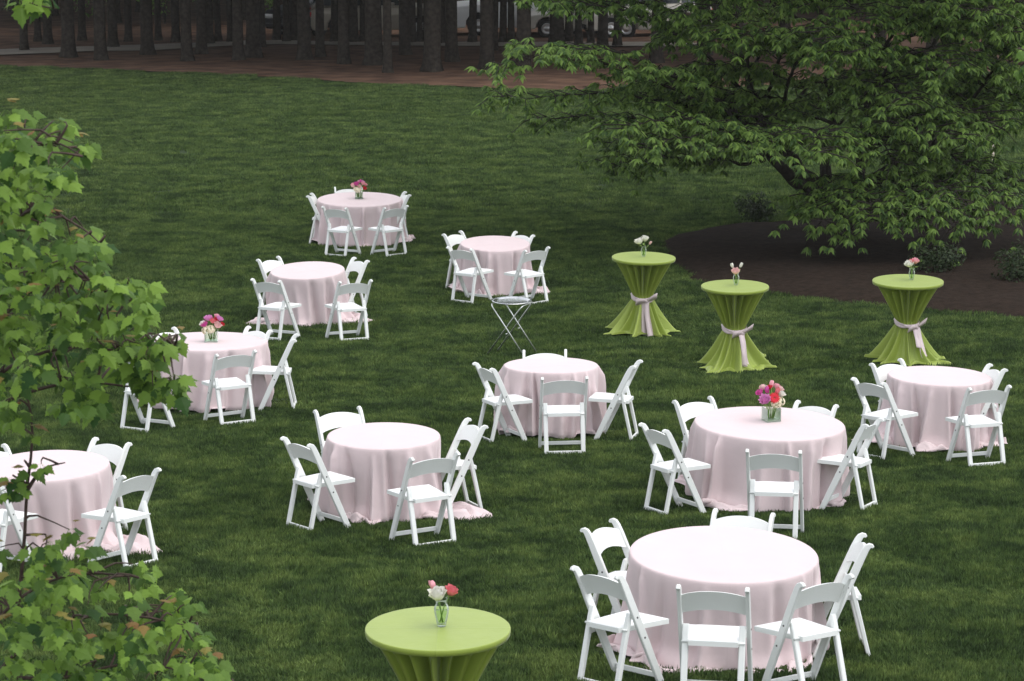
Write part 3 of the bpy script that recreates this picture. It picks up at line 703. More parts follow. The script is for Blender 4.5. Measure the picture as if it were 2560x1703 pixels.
def maple(name, label, boughs, polys, trunk_pts, seed, n_single, leafL):
    """boughs: twig skeletons; polys: photo outlines filled with leaf rosettes at given depths"""
    g = random.Random(seed)
    base = Vector(trunk_pts[0]); t = thing(name, base, label, 'tree'); off = base
    tr = MB(); q = smooth_path([Vector(p) - off for p in trunk_pts], 20); n = len(q)
    tr.tube(q, [.085 * (1 - .036 * i) for i in range(n)], 10); tr.build('trunk', M_twig, t)
    tw = MB(); leaves = []
    for path in boughs:
        qq = smooth_path([Vector(p) - off for p in path], 14); tw.tube(qq, [.009 * (1 - .055 * i) for i in range(15)], 6)
    nodes = [Vector(p) - off for path in boughs for p in smooth_path(path, 20)]
    for poly, nclu, d0, d1, big in polys:
        xs_ = [p[0] for p in poly]; ys_ = [p[1] for p in poly]; V = [Vector((x, y, 0)) for x, y in poly]; made = 0; tries = 0
        while made < nclu and tries < 20000:
            tries += 1
            x, y = g.uniform(min(xs_), max(xs_)), g.uniform(min(ys_), max(ys_))
            if not inside(V, x, y): continue
            made += 1
            # distance of the cluster from the right-hand outline: outer tips sit lower and nearer
            c = AD(x, y - 18, g.uniform(d0, d1)) - off
            nn = min(nodes, key=lambda p: (p - c).length_squared)
            if (nn - c).length < .22:
                tw.tube(smooth_path([nn, nn.lerp(c, .5) + Vector((g.gauss(0, .03), g.gauss(0, .03), .03)), c], 4), [.006, .005, .004, .003, .002], 4, False)
            out = Vector((.6, -.5, .1)).normalized(); k = g.choice((4, 5, 6, 6)); a0 = g.uniform(0, 6.28)
            red = g.random() < .22
            for j in range(k):
                a = a0 + 6.283 * j / k + g.uniform(-.35, .35)
                h = Vector((math.cos(a), math.sin(a), 0)) + out * .35; h.z = g.uniform(-1.3, -.05)
                h.normalize(); l = leafL * g.uniform(.55, 1.2) * big
                up = (Vector((0, 0, .9)) + h * g.uniform(.1, .7) + Vector((g.gauss(0, .35), g.gauss(0, .3) - .45, 0))).normalized()
                leaves.append((c + h * l * .45, h, up, l, False))
            if red:
                for j in range(g.choice((1, 2, 2))):
                    a = g.uniform(0, 6.28); h = Vector((math.cos(a) + .5, math.sin(a) - .3, g.uniform(-.3, .3))).normalized()
                    leaves.append((c + Vector((.02, -.03, .045)), h, (Vector((0, 0, 1)) + h * .6).normalized(), leafL * g.uniform(.5, .85), True))
    tw.build('branch', M_twig, t)['kind'] = 'stuff'
    protos = [maple_mesh(seed * 10 + i, None) for i in range(7)]
    pm = {(i, r): protos[i].mesh('leaf', L_mapleR if r else L_mapleA, False) for i in range(7) for r in (False, True)}
    order = sorted(range(len(leaves)), key=lambda i: -leaves[i][3] / max(1.0, (leaves[i][0] + off).y) * (1 if abs((leaves[i][0] + off).x) < 1280 / FPX * (leaves[i][0] + off).y else .01))
    single = set(order[:n_single]); rest = MB(); restR = MB()
    for i, (p, h, up, l, red) in enumerate(leaves):
        x = h.cross(up).normalized(); z = x.cross(h).normalized()
        M = Matrix(((x.x, h.x, z.x, p.x), (x.y, h.y, z.y, p.y), (x.z, h.z, z.z, p.z), (0, 0, 0, 1))) @ Matrix.Scale(l, 4)
        k = g.randrange(7)
        if i in single:
            o = link('leaf', pm[(k, red)], t); o.matrix_local = M
        else:
            (restR if red else rest).add([M @ Vector(v) for v in protos[k].v], protos[k].f, 0, g.random())
    if rest.v: rest.build('foliage', L_mapleA, t, False, True)['kind'] = 'stuff'
    if restR.v: restR.build('young_foliage', L_mapleR, t, False, True)['kind'] = 'stuff'
    return t
LEFT_MID = [(0, 255), (60, 275), (140, 282), (150, 300), (212, 335), (222, 385), (160, 425), (115, 460), (130, 500), (240, 545), (265, 590), (330, 640), (362, 715), (335, 770), (300, 830), (280, 870), (220, 895), (235, 960), (190, 985), (140, 945), (60, 950), (40, 980), (-60, 980), (-60, 260)]
LEFT_TIP1 = [(330, 765), (410, 785), (425, 800), (395, 830), (330, 820)]
LEFT_TIP2 = [(330, 870), (400, 880), (420, 895), (410, 925), (340, 905)]
LEFT_TIP3 = [(262, 790), (335, 800), (390, 870), (415, 930), (370, 930), (300, 885)]
LEFT_LOW = [(-60, 1255), (60, 1245), (125, 1225), (190, 1235), (240, 1275), (330, 1310), (350, 1350), (450, 1390), (455, 1440), (465, 1500), (530, 1560), (570, 1600), (570, 1700), (-60, 1700)]
LEFT_TOP = [(-40, -60), (150, -60), (140, 20), (75, 50), (60, 100), (30, 60), (-40, 60)]
LEFT_STEM1 = [(45, 1045), (140, 1050), (165, 1080), (100, 1105), (50, 1090)]
LEFT_STEM2 = [(0, 1110), (75, 1120), (95, 1170), (40, 1185), (0, 1150)]
LEFT_STEM3 = [(25, 960), (85, 960), (85, 1030), (30, 1030)]
dm = 10.6
gx = -2.35
maple('maple_tree', 'young maple with lobed green and reddish leaves along the left side, close to the camera',
      [[AD(-120, 1000, dm), AD(-40, 800, dm), AD(60, 680, dm), AD(180, 640, dm - .2), AD(300, 690, dm - .3)],
       [AD(-120, 1000, dm), AD(0, 860, dm), AD(150, 800, dm), AD(300, 810, dm - .1), AD(400, 800, dm - .3)],
       [AD(-120, 1000, dm), AD(20, 920, dm), AD(170, 880, dm + .1), AD(300, 890, dm), AD(400, 890, dm - .2)],
       [AD(-120, 760, dm), AD(0, 560, dm + .2), AD(80, 480, dm), AD(180, 520, dm - .2), AD(230, 560, dm - .3)],
       [AD(-120, 560, dm), AD(-20, 420, dm + .2), AD(60, 350, dm), AD(130, 330, dm - .2), AD(190, 360, dm - .3)],
       [AD(-120, 1700, dm), AD(40, 1500, dm), AD(200, 1420, dm), AD(320, 1420, dm), AD(430, 1440, dm - .2)],
       [AD(-120, 1600, dm), AD(0, 1420, dm), AD(110, 1340, dm + .1), AD(220, 1320, dm), AD(320, 1330, dm - .2)],
       [AD(40, 1560, dm), AD(150, 1560, dm), AD(280, 1530, dm), AD(400, 1540, dm), AD(500, 1580, dm)],
       [AD(40, 1420, dm), AD(55, 1260, dm), AD(62, 1130, dm), AD(75, 1000, dm), AD(60, 900, dm), AD(30, 820, dm), AD(-20, 700, dm)],
       [AD(62, 1130, dm), AD(85, 1095, dm), AD(110, 1075, dm), AD(150, 1065, dm - .05)], [AD(64, 1110, dm), AD(30, 1140, dm), AD(10, 1150, dm), AD(-20, 1160, dm)],
       [AD(-150, -100, dm), AD(-60, -60, dm), AD(20, -20, dm), AD(80, 10, dm), AD(130, 20, dm - .1)]],
      [(LEFT_MID, 250, dm - .7, dm + .6, 1.0), (LEFT_TIP1, 7, dm - .5, dm - .2, 1.05), (LEFT_TIP2, 7, dm - .5, dm - .2, 1.05), ([(262, 805), (325, 805), (345, 895), (300, 905)], 11, dm - .4, dm, .95), (LEFT_TIP3, 15, dm - .5, dm, .95), (LEFT_LOW, 190, dm - .7, dm + .5, 1.0), (LEFT_TOP, 9, dm - .5, dm + .3, 1.05), (LEFT_STEM1, 2, dm - .1, dm, .85), (LEFT_STEM2, 3, dm - .1, dm, .85), (LEFT_STEM3, 2, dm - .1, dm, .85)],
      [Vector((gx, dm, ground(gx, dm) - .05)), Vector((gx + .05, dm, -4)), Vector((gx - .02, dm, -2.6)), Vector((gx + .05, dm, -1.2)), Vector((gx, dm, .6))], 3, 300, .064)
dr = 13.0
maple('maple_tree', 'bright leafed maple twigs reaching in at the right edge of the view',
      [[AD(2520, 100, dr), AD(2440, 120, dr), AD(2390, 140, dr), AD(2345, 150, dr)], [AD(2520, 420, dr), AD(2440, 440, dr), AD(2400, 450, dr), AD(2370, 455, dr)]],
      [([(2335, 120), (2400, 110), (2400, 200), (2340, 180)], 5, dr - .1, dr + .1, .8), ([(2362, 440), (2400, 440), (2400, 480), (2362, 470)], 2, dr - .1, dr + .1, .8)],
      [Vector((3.1, dr, ground(3.1, dr) - .05)), Vector((3.15, dr, -4)), Vector((3.08, dr, -2.4)), Vector((3.1, dr, -1.0)), Vector((3.1, dr, .4))], 9, 40, .075)
# ---- shrubs, stake, sapling by the mulch bed
g = random.Random(17)
for (x, y, wd, h, lab) in [(1740, 520, .45, .45, 'small dark rounded shrub at the back edge of the mulch bed'), (2360, 490, .75, .75, 'dark shrub at the far right end of the mulch bed'), (2150, 640, .5, .4, 'low dark shrub on the mulch behind the green cocktail tables'), (2345, 660, .5, .55, 'dark leafy shrub on the mulch at the right edge')]:
    p = A(x, y); t = thing('shrub', (p.x, p.y, ground(p.x, p.y) + .05), lab, 'shrub', 'shrubs of the mulch bed')
    mb = MB()
    for k in range(12): leaf_blob(mb, (g.uniform(-.6, .6) * wd, g.uniform(-.6, .6) * wd, h * g.uniform(.2, .85)), wd * .4, 90, .035, g)
    mb.build('foliage', L_shrub, t, False, True)['kind'] = 'stuff'
    mb = MB()
    for k in range(4): mb.tube([(0, 0, -.05), (g.uniform(-.1, .1), g.uniform(-.1, .1), h * .5), (g.uniform(-.3, .3) * wd, g.uniform(-.3, .3) * wd, h * .8)], [.015, .01, .004], 5)
    mb.build('stem', M_bark2, t)
p = A(2285, 378); mb = MB(); mb.box((0, 0, .17), (.05, .05, .40), bev=.008); mb.box((0, 0, .375), (.036, .036, .03), bev=.01)
M_stake = mat('stake_wood', (.42, .38, .30), .9, .1, var=(.5, .45, .36), scale=20)
o = mb.build('garden_stake', M_stake); o.location = (p.x, p.y, ground(p.x, p.y)); tag(o, 'pale square wooden stake standing in the lawn behind the spreading tree', 'stake')
p = A(2250, 392); t = thing('sapling', (p.x, p.y, ground(p.x, p.y)), 'thin dark sapling beside the pale stake on the lawn', 'sapling')
mb = MB(); mb.tube([(0, 0, -.05), (.02, 0, .3), (.0, .02, .6)], [.012, .009, .004], 6); mb.build('stem', M_bark2, t)
mb = MB(); leaf_blob(mb, (0, 0, .42), .2, 90, .05, g); mb.build('foliage', L_shrub, t, False, True)['kind'] = 'stuff'

# ------------------------------------------------------------------ folding chair
def make_chair():
    t = thing('folding_chair', (0, 0, 0), 'x', 'folding chair', 'white folding chairs round the pink tables')
    H = .76
    def rail_pts():
        p = [(0, .172, 0.0), (0, .12, .11), (0, .03, .30), (0, -.06, .49), (0, -.145, .67), (0, -.172, .722), (0, -.188, .744), (0, -.205, .753), (0, -.220, .750), (0, -.228, .742)]
        return p
    hd = [.024, .026, .028, .028, .026, .024, .022, .018, .014, .008]
    for s in (-1, 1):
        mb = MB(); mb.sweep_rect([(s * .214, y, z) for _, y, z in rail_pts()], .0135, hd); rl = autosmooth(mb.build('side_rail', M_white, t))
        for yy, zz in ((-.053, .475), (.012, .338)):
            b = MB(); b.lathe([(.0005, .004), (.006, .003), (.007, 0), (.007, -.01)], 8); bo = b.build('bolt', M_bolt, rl); bo.location = (s * .2268, yy, zz); bo.rotation_euler = (0, R_(90) * s, 0)
        mb = MB(); mb.sweep_rect([(s * .178, -.19, 0.0), (s * .178, -.135, .25), (s * .178, -.092, .44), (s * .178, -.082, .485), (s * .178, -.080, .50)], .0205, [.014, .015, .016, .013, .006]); autosmooth(mb.build('leg', M_white, t))
    # backrest slat: arched top and bottom edges, bowed backwards
    mb = MB(); nu, v, f = 15, [], []
    dirn = Vector((0, -.43, .90)).normalized()
    for i in range(nu):
        u = -1 + 2 * i / (nu - 1); x = u * .203
        arch = .034 * (1 - abs(u) ** 2.2) - .0 ; e = .012 * (1 - u * u)
        b0, b1 = .572 + .034 * (1 - u * u), .697 + arch
        for sgn in (0, 1):
            for z in (b0, (b0 + b1) / 2, b1):
                y = .172 - (.172 + .188) * z / .742 - e * 1.6 + .010
                v.append((x, y + (.009 if sgn else -.009), z))
    for i in range(nu - 1):
        a, b = i * 6, (i + 1) * 6
        f += [(a, b, b + 1, a + 1), (a + 1, b + 1, b + 2, a + 2), (a + 3, a + 4, b + 4, b + 3), (a + 4, a + 5, b + 5, b + 4), (a + 2, b + 2, b + 5, a + 5), (a, a + 3, b + 3, b)]
    f += [(0, 1, 4, 3), (1, 2, 5, 4)]; a = (nu - 1) * 6; f += [(a, a + 3, a + 4, a + 1), (a + 1, a + 4, a + 5, a + 2)]
    mb.add(v, f); autosmooth(mb.build('backrest', M_white, t), 50)
    # seat frame and pad
    def slab(y0, y1, w0, w1, z0, z1, th, crown, nm, m, par):
        mb = MB(); nx, ny = 9, 9; v = []; f = []
        for j in range(ny):
            for i in range(nx):
                u, q = -1 + 2 * i / (nx - 1), j / (ny - 1); uu = math.copysign(1 - (1 - abs(u)) ** 1.6, u); qq = (1 - math.cos(q * math.pi)) / 2
                wd = w0 + (w1 - w0) * qq; y = y0 + (y1 - y0) * qq
                ed = (1 - abs(uu) ** 6) * (1 - abs(2 * qq - 1) ** 6)
                v.append((uu * wd / 2, y, z0 + (z1 - z0) * qq + crown * ed))
        k = len(v); v += [(x, y, z0 + (z1 - z0) * (y - y0) / (y1 - y0) - th) for x, y, z in v]
        for j in range(ny - 1):
            for i in range(nx - 1):
                a = j * nx + i; f.append((a, a + 1, a + nx + 1, a + nx)); f.append((k + a, k + a + nx, k + a + nx + 1, k + a + 1))
        for i in range(nx - 1):
            f.append((i + 1, i, k + i, k + i + 1)); a = (ny - 1) * nx + i; f.append((a, a + 1, k + a + 1, k + a))
        for j in range(ny - 1):
            a = j * nx; f.append((a, a + nx, k + a + nx, k + a)); a += nx - 1; f.append((a + nx, a, k + a, k + a + nx))
        mb.add(v, f); return autosmooth(mb.build(nm, m, par), 45)
    st = slab(-.150, .245, .312, .398, .408, .428, .032, .0, 'seat', M_white, t)
    slab(-.142, .236, .296, .380, .410, .430, .004, .016, 'seat_pad', M_pad, st)
    mb = MB(); mb.box((0, .142, .075), (.402, .016, .036), bev=.004); mb.build('crossbar', M_white, t, False)
    mb = MB(); mb.box((0, -.186, .030), (.315, .018, .036), bev=.004); mb.build('crossbar', M_white, t, False)
    mb = MB(); mb.tube([(-.20, -.12, .395), (.20, -.12, .395)], .008, 8); mb.build('seat_rod', M_white, t)
    return t
chair0 = make_chair(); used = []
def place_chair(pl, pr, label, face=None):
    """pl, pr: the two rail tops as seen in the photo"""
    a, b = A(pl[0], pl[1], .753), A(pr[0], pr[1], .753)
    m = (a + b) / 2; d = Vector((b.x - a.x, b.y - a.y, 0))
    if face is not None:
        fw = Vector((face.x - m.x, face.y - m.y, 0)).normalized()
        n1 = Vector((-d.y, d.x, 0)).normalized()
        if n1.dot(fw) < 0: n1 = -n1
        w_ = .45
        ang = math.acos(max(-1, min(1, n1.dot(fw))))
        if ang > R_(50): w_ = .8
        n1 = (n1 * (1 - w_) + fw * w_).normalized()
    o = chair0 if not used else copy_tree(chair0)
    used.append(o)
    rz = math.atan2(-n1.x, n1.y)
    c = m + n1 * .205
    dz = (ground(c.x + n1.x * .2, c.y + n1.y * .2) - ground(c.x - n1.x * .2, c.y - n1.y * .2)) / .4
    rt = Vector((n1.y, -n1.x)); dxs = (ground(c.x + rt.x * .2, c.y + rt.y * .2) - ground(c.x - rt.x * .2, c.y - rt.y * .2)) / .4
    o.rotation_mode = 'XYZ'; o.rotation_euler = (math.atan(dz) + R_(rng.uniform(-1.2, 1.2)), -math.atan(dxs) + R_(rng.uniform(-1.3, 1.3)), rz)
    o.location = (c.x, c.y, ground(c.x, c.y) + .004); o['label'] = label
    return o

# ------------------------------------------------------------------ tablecloths
def smoothstep(a, b, x):
    t = max(0.0, min(1.0, (x - a) / (b - a))); return t * t * (3 - 2 * t)
def cloth_round(Rr, H, seed, corners, nfold=17):
    """square cloth over a round top: flat disc, rolled rim, hanging folds, corners that pool on the grass"""
    g = random.Random(seed); NT = 384
    folds = []
    for k in range(nfold):
        folds.append((2 * math.pi * (k + g.uniform(-.4, .4)) / nfold, g.uniform(.05, .13) / (Rr / .48), g.choice((-.7, .6, .9, 1.0)) * g.uniform(.6, 1.0) * .12, g.uniform(-.5, .12), g.uniform(-.14, .14)))
    wr = [(g.uniform(0, 6.28), g.uniform(4, 9)) for _ in range(4)]
    top = [0.0, .2, .45, .7, .86, .94, .975]
    sk = [0, .004, .011, .022, .04] + [.04 + (1 - .04) * (i / 24) for i in range(1, 25)]
    npud = 9; rows = []
    hem0 = [.015 + .05 * max(0, math.sin(3 * 2 * math.pi * j / NT + wr[0][0])) for j in range(NT)]
    for j in range(NT):
        th = 2 * math.pi * j / NT; col = []
        for q in top: col.append((Rr * q, th, H + .0015 * math.sin(5 * th + q * 6)))
        ext = 0.0
        for ca, ce, cw in corners:
            d = (th - ca + math.pi) % (2 * math.pi) - math.pi; ext = max(ext, ce * max(0, 1 - abs(d) / cw) ** .8)
        hem = 0.055 if ext > .02 else .040 + hem0[j] * .5
        def fold(tn, th_):
            s = 0
            for fa, fw_, am, st, dr_ in folds:
                d = (th_ - fa - dr_ * tn + math.pi) % (2 * math.pi) - math.pi
                ww = fw_ * (1 + .4 * tn); e = d / ww; s += am * (math.exp(-e * e) * .55 + 1.5 * (e + .3) * math.exp(-2.2 * (e + .3) ** 2)) * min(1, max(0, (tn - st) / .85)) * min(1, tn * 6)
            s -= .020 * smoothstep(.02, .5, tn); s += .008 * math.sin(3 * th_ + wr[1][0]) * tn + .004 * math.sin(wr[2][1] * th_ + wr[2][0] + 3 * tn) * tn
            return s
        for q in sk:
            z = H - q * (H - hem)
            tn = q; ro = .014 * (1 - math.exp(-q * (H) / .012)) if q else 0
            r = Rr + ro + fold(tn, th) + .03 * tn
            if q < .04: z = H - (q * (H - hem)) * (.3 + .7 * q / .04)
            # bend out towards the pool near the ground
            if ext > 0: r += min(ext, .25) * .35 * smoothstep(.72, 1.0, q) ** 2
            col.append((r, th, z))
        rb = col[-1][0]
        for k in range(1, npud + 1):
            u = k / npud; rip = math.sin(u * 9 + 6 * th + wr[3][0]) * .5 + math.sin(14 * th + wr[1][0] + u * 3) * .5
            z = .060 + (abs(rip) * .075 + .015) * math.sin(math.pi * min(1, u * 1.02)) * min(1, ext / .08) + (.004 * u)
            if ext <= .02: col.append((rb - .012 * u, th, hem - .035 * u)); continue
            col.append((rb + (ext + .01) * u * (1 + .06 * rip), th + .05 * rip * u * min(1, ext / .1), z if ext > .015 else hem - .002 * u))
        rows.append(col)
    nc = len(rows[0]); v = [(0, 0, H)]; f = []
    for col in rows:
        for r, th, z in col[1:]: v.append((r * math.cos(th), r * math.sin(th), z))
    m = nc - 1
    for j in range(NT):
        j2 = (j + 1) % NT; f.append((0, 1 + j * m, 1 + j2 * m))
        for i in range(m - 1): f.append((1 + j * m + i, 1 + j * m + i + 1, 1 + j2 * m + i + 1, 1 + j2 * m + i))
    mb = MB(); mb.add(v, f); return mb
M_ply = mat('plywood', (.35, .24, .14), .7, .2, var=(.28, .18, .1), scale=5)
def under_frame(t, r, z, foot):
    mb = MB(); mb.lathe([(.001, z), (r - .003, z), (r, z - .003), (r, z - .022), (r - .003, z - .025), (.001, z - .025)], 40); mb.build('tabletop', M_ply, t)
    mb = MB(); mb.lathe([(.03, z - .026), (.03, .05), (.001, .05)], 12)
    for k in range(4):
        a = k * math.pi / 2 + .4; mb.box((math.cos(a) * foot / 2, math.sin(a) * foot / 2, .025), (foot, .04, .04), Matrix.Rotation(a, 3, 'Z'))
    mb.build('pedestal', M_steel2, t)
TABLES = {}
def round_table(key, cx, cy, Wpx, D0, tilt, roll, seed, corners, label, group):
    h = .68; p = at(cx, cy, h); Rr = Wpx / FPX * p.length / 2 * 1.0 - .006
    t = thing('round_table', (p.x, p.y, ground(p.x, p.y)), label, 'table', group)
    t.rotation_euler = (R_(tilt), R_(roll), 0)
    cl = cloth_round(Rr, h, seed, corners).build('tablecloth', M_pink, t)
    sm = cl.modifiers.new('thick', 'SOLIDIFY'); sm.thickness = .003; sm.offset = -1
    under_frame(t, Rr - .012, h - .008, .26)
    TABLES[key] = (t, p, Rr); return t
deg = R_
G6, G4 = 'large pink draped round tables', 'small pink draped round tables'
round_table('T1', 1803.9, 1381.8, 465.7, 1.27, 1.3, 1.2, 11, [(deg(240), .2, .5), (deg(300), .22, .45), (deg(195), .1, .4), (deg(60), .2, .5)], 'large pink clothed round table with bare top, six chairs, nearest of all', G6)
round_table('T4', 898.6, 497.7, 208.7, 1.27, .7, .3, 12, [(deg(278), .06, .2), (deg(350), .14, .4), (deg(190), .05, .4), (deg(90), .1, .5)], 'farthest pink clothed round table, flowers in a square vase on top', G6)
round_table('T5', 1919.3, 1058, 371.5, 1.27, -.6, 1.5, 13, [(deg(235), .12, .4), (deg(320), .08, .4), (deg(150), .1, .5), (deg(60), .1, .5)], 'large pink clothed round table with the big peony bouquet on it', G6)
round_table('T9', 516.4, 854, 299.4, 1.27, -3.2, 0, 14, [(deg(285), .03, .3), (deg(200), .05, .4), (deg(90), .1, .5)], 'pink clothed round table with flowers, half behind the maple leaves', G6)
round_table('T6', 959, 1088.8, 280, .96, -.2, 0, 15, [(deg(335), .42, .45), (deg(250), .10, .4), (deg(160), .12, .5), (deg(70), .2, .5)], 'bare pink clothed round table with cloth pooling on its right, in the middle front', G4)
round_table('T7', 1377.8, 914, 234, .96, -2.8, 0, 16, [(deg(222), .07, .3), (deg(310), .04, .4), (deg(90), .1, .5)], 'small bare pink clothed round table just in front of the tray stand', G4)
round_table('T10', 772.9, 673.7, 183, .96, 3.0, -1.7, 17, [(deg(205), .26, .35), (deg(335), .30, .35), (deg(265), .1, .25), (deg(90), .2, .5)], 'small bare pink clothed round table between the two farther flower tables', G4)
round_table('T11', 1236.6, 607, 171.3, .96, 2.8, .6, 18, [(deg(255), .12, .4), (deg(335), .28, .3), (deg(200), .12, .4), (deg(90), .1, .5)], 'small bare pink clothed round table standing behind the tray stand', G4)
round_table('T12', 2345.6, 940, 252.5, .96, -1.6, 1.4, 19, [(deg(255), .12, .4), (deg(195), .26, .4), (deg(330), .1, .4), (deg(90), .1, .5)], 'small bare pink clothed round table at the right, below the green cocktail table', G4)
round_table('T14', 119, 1163, 307, .96, 0, -1.0, 20, [(deg(335), .45, .35), (deg(290), .25, .4), (deg(200), .15, .5), (deg(90), .1, .5)], 'pink clothed round table cut by the left edge, behind maple twigs', G4)
CH = [  # table, left rail top, right rail top, label
 ('T4', (697, 456), (727, 446), 'white folding chair on the left side of the farthest flower table'),
 ('T4', (779, 434), (821, 433), 'white folding chair hidden behind the vase of the farthest table'),
 ('T4', (922, 443), (955, 452), 'white folding chair on the back right of the farthest flower table'),
 ('T4', (742, 477), (796, 485), 'front left white folding chair of the farthest flower table, seen from behind'),
 ('T4', (889, 484), (939, 475), 'front right white folding chair of the farthest flower table, seen from behind'),
 ('T10', (585, 604), (643, 592), 'back left white folding chair at the bare table between farther flower tables'),
 ('T10', (808, 594), (858, 606), 'back right white folding chair at the bare table between farther flower tables'),
 ('T10', (588, 645), (637, 653), 'front left white folding chair at the bare table between farther flower tables'),
 ('T10', (791, 659), (841, 642), 'front right white folding chair at the bare table between farther flower tables'),
 ('T11', (1017, 544), (1066, 533), 'back left white folding chair at the table behind the tray stand'),
 ('T11', (1178, 534), (1232, 545), 'back right white folding chair at the table behind the tray stand'),
 ('T11', (1040, 569), (1082, 578), 'front left white folding chair at the table behind the tray stand'),
 ('T11', (1216, 582), (1264, 571), 'front right white folding chair at the table behind the tray stand'),
 ('T9', (339, 770), (405, 759), 'back left white folding chair partly behind maple leaves, flower table'),
 ('T9', (563, 756), (637, 766), 'back right white folding chair at the flower table beside the maple'),
 ('T9', (668, 774), (692, 787), 'white folding chair seen side on, right of the flower table beside the maple'),
 ('T9', (500, 822), (592, 811), 'front white folding chair seen from behind, flower table beside the maple'),
 ('T9', (281, 826), (322, 836), 'white folding chair mostly covered by maple leaves, left of the flower table'),
 ('T14', (212, 1012), (301, 1030), 'back white folding chair at the table cut by the left edge'),
 ('T14', (285, 1110), (362, 1083), 'front right white folding chair at the table cut by the left edge, over pooled cloth'),
 ('T14', (-75, 1045), (3, 1032), 'white folding chair sliver at the very left edge, behind its table'),
 ('T14', (-95, 1098), (-12, 1118), 'white folding chair half outside the left edge, behind reddish maple leaves'),
 ('T6', (724, 952), (829, 943), 'back left white folding chair of the middle front table with pooled cloth'),
 ('T6', (655, 1010), (708, 1034), 'left white folding chair seen side on, middle front table with pooled cloth'),
 ('T6', (1056, 968), (1137, 988), 'back right white folding chair of the middle front table, behind pooled cloth'),
 ('T6', (953, 1062), (1053, 1046), 'front white folding chair seen from behind, middle front table with pooled cloth'),
 ('T7', (1212, 811), (1303, 812), 'back white folding chair at the table in front of the tray stand'),
 ('T7', (1250, 877), (1353, 875), 'front white folding chair seen from behind, table in front of the tray stand'),
 ('T7', (1103, 839), (1118, 858), 'left white folding chair seen side on, table in front of the tray stand'),
 ('T7', (1458, 833), (1474, 850), 'right white folding chair seen side on, table in front of the tray stand'),
 ('T5', (1553, 930), (1641, 918), 'back left white folding chair at the large peony bouquet table'),
 ('T5', (1833, 928), (1935, 940), 'back right white folding chair at the large peony bouquet table'),
 ('T5', (1484, 979), (1530, 1000), 'left white folding chair seen side on, large peony bouquet table'),
 ('T5', (1990, 970), (2031, 985), 'right white folding chair seen side on, large peony bouquet table'),
 ('T5', (1723, 1043), (1843, 1047), 'front white folding chair seen from behind, large peony bouquet table'),
 ('T12', (2000, 842), (2082, 833), 'back left white folding chair in front of the rightmost green cocktail table'),
 ('T12', (2265, 842), (2336, 858), 'back right white folding chair at the small bare table near the right edge'),
 ('T12', (1976, 873), (2034, 889), 'front left white folding chair at the small bare table near the right edge'),
 ('T12', (2231, 903), (2331, 892), 'front right white folding chair at the small bare table near the right edge'),
 ('T1', (1328, 1236), (1423, 1198), 'back left white folding chair at the largest nearest table'),
 ('T1', (1644, 1181), (1784, 1193), 'back white folding chair peeping over the far rim of the nearest table'),
 ('T1', (1980, 1231), (2030, 1276), 'back right white folding chair seen side on at the nearest table'),
 ('T1', (1321, 1311), (1428, 1346), 'front left white folding chair at the largest nearest table'),
 ('T1', (1563, 1361), (1718, 1367), 'front middle white folding chair seen from behind at the nearest table'),
 ('T1', (1848, 1366), (1972, 1328), 'front right white folding chair at the largest nearest table')]
for k, a, b, lab in CH: place_chair(a, b, lab, TABLES[k][1])

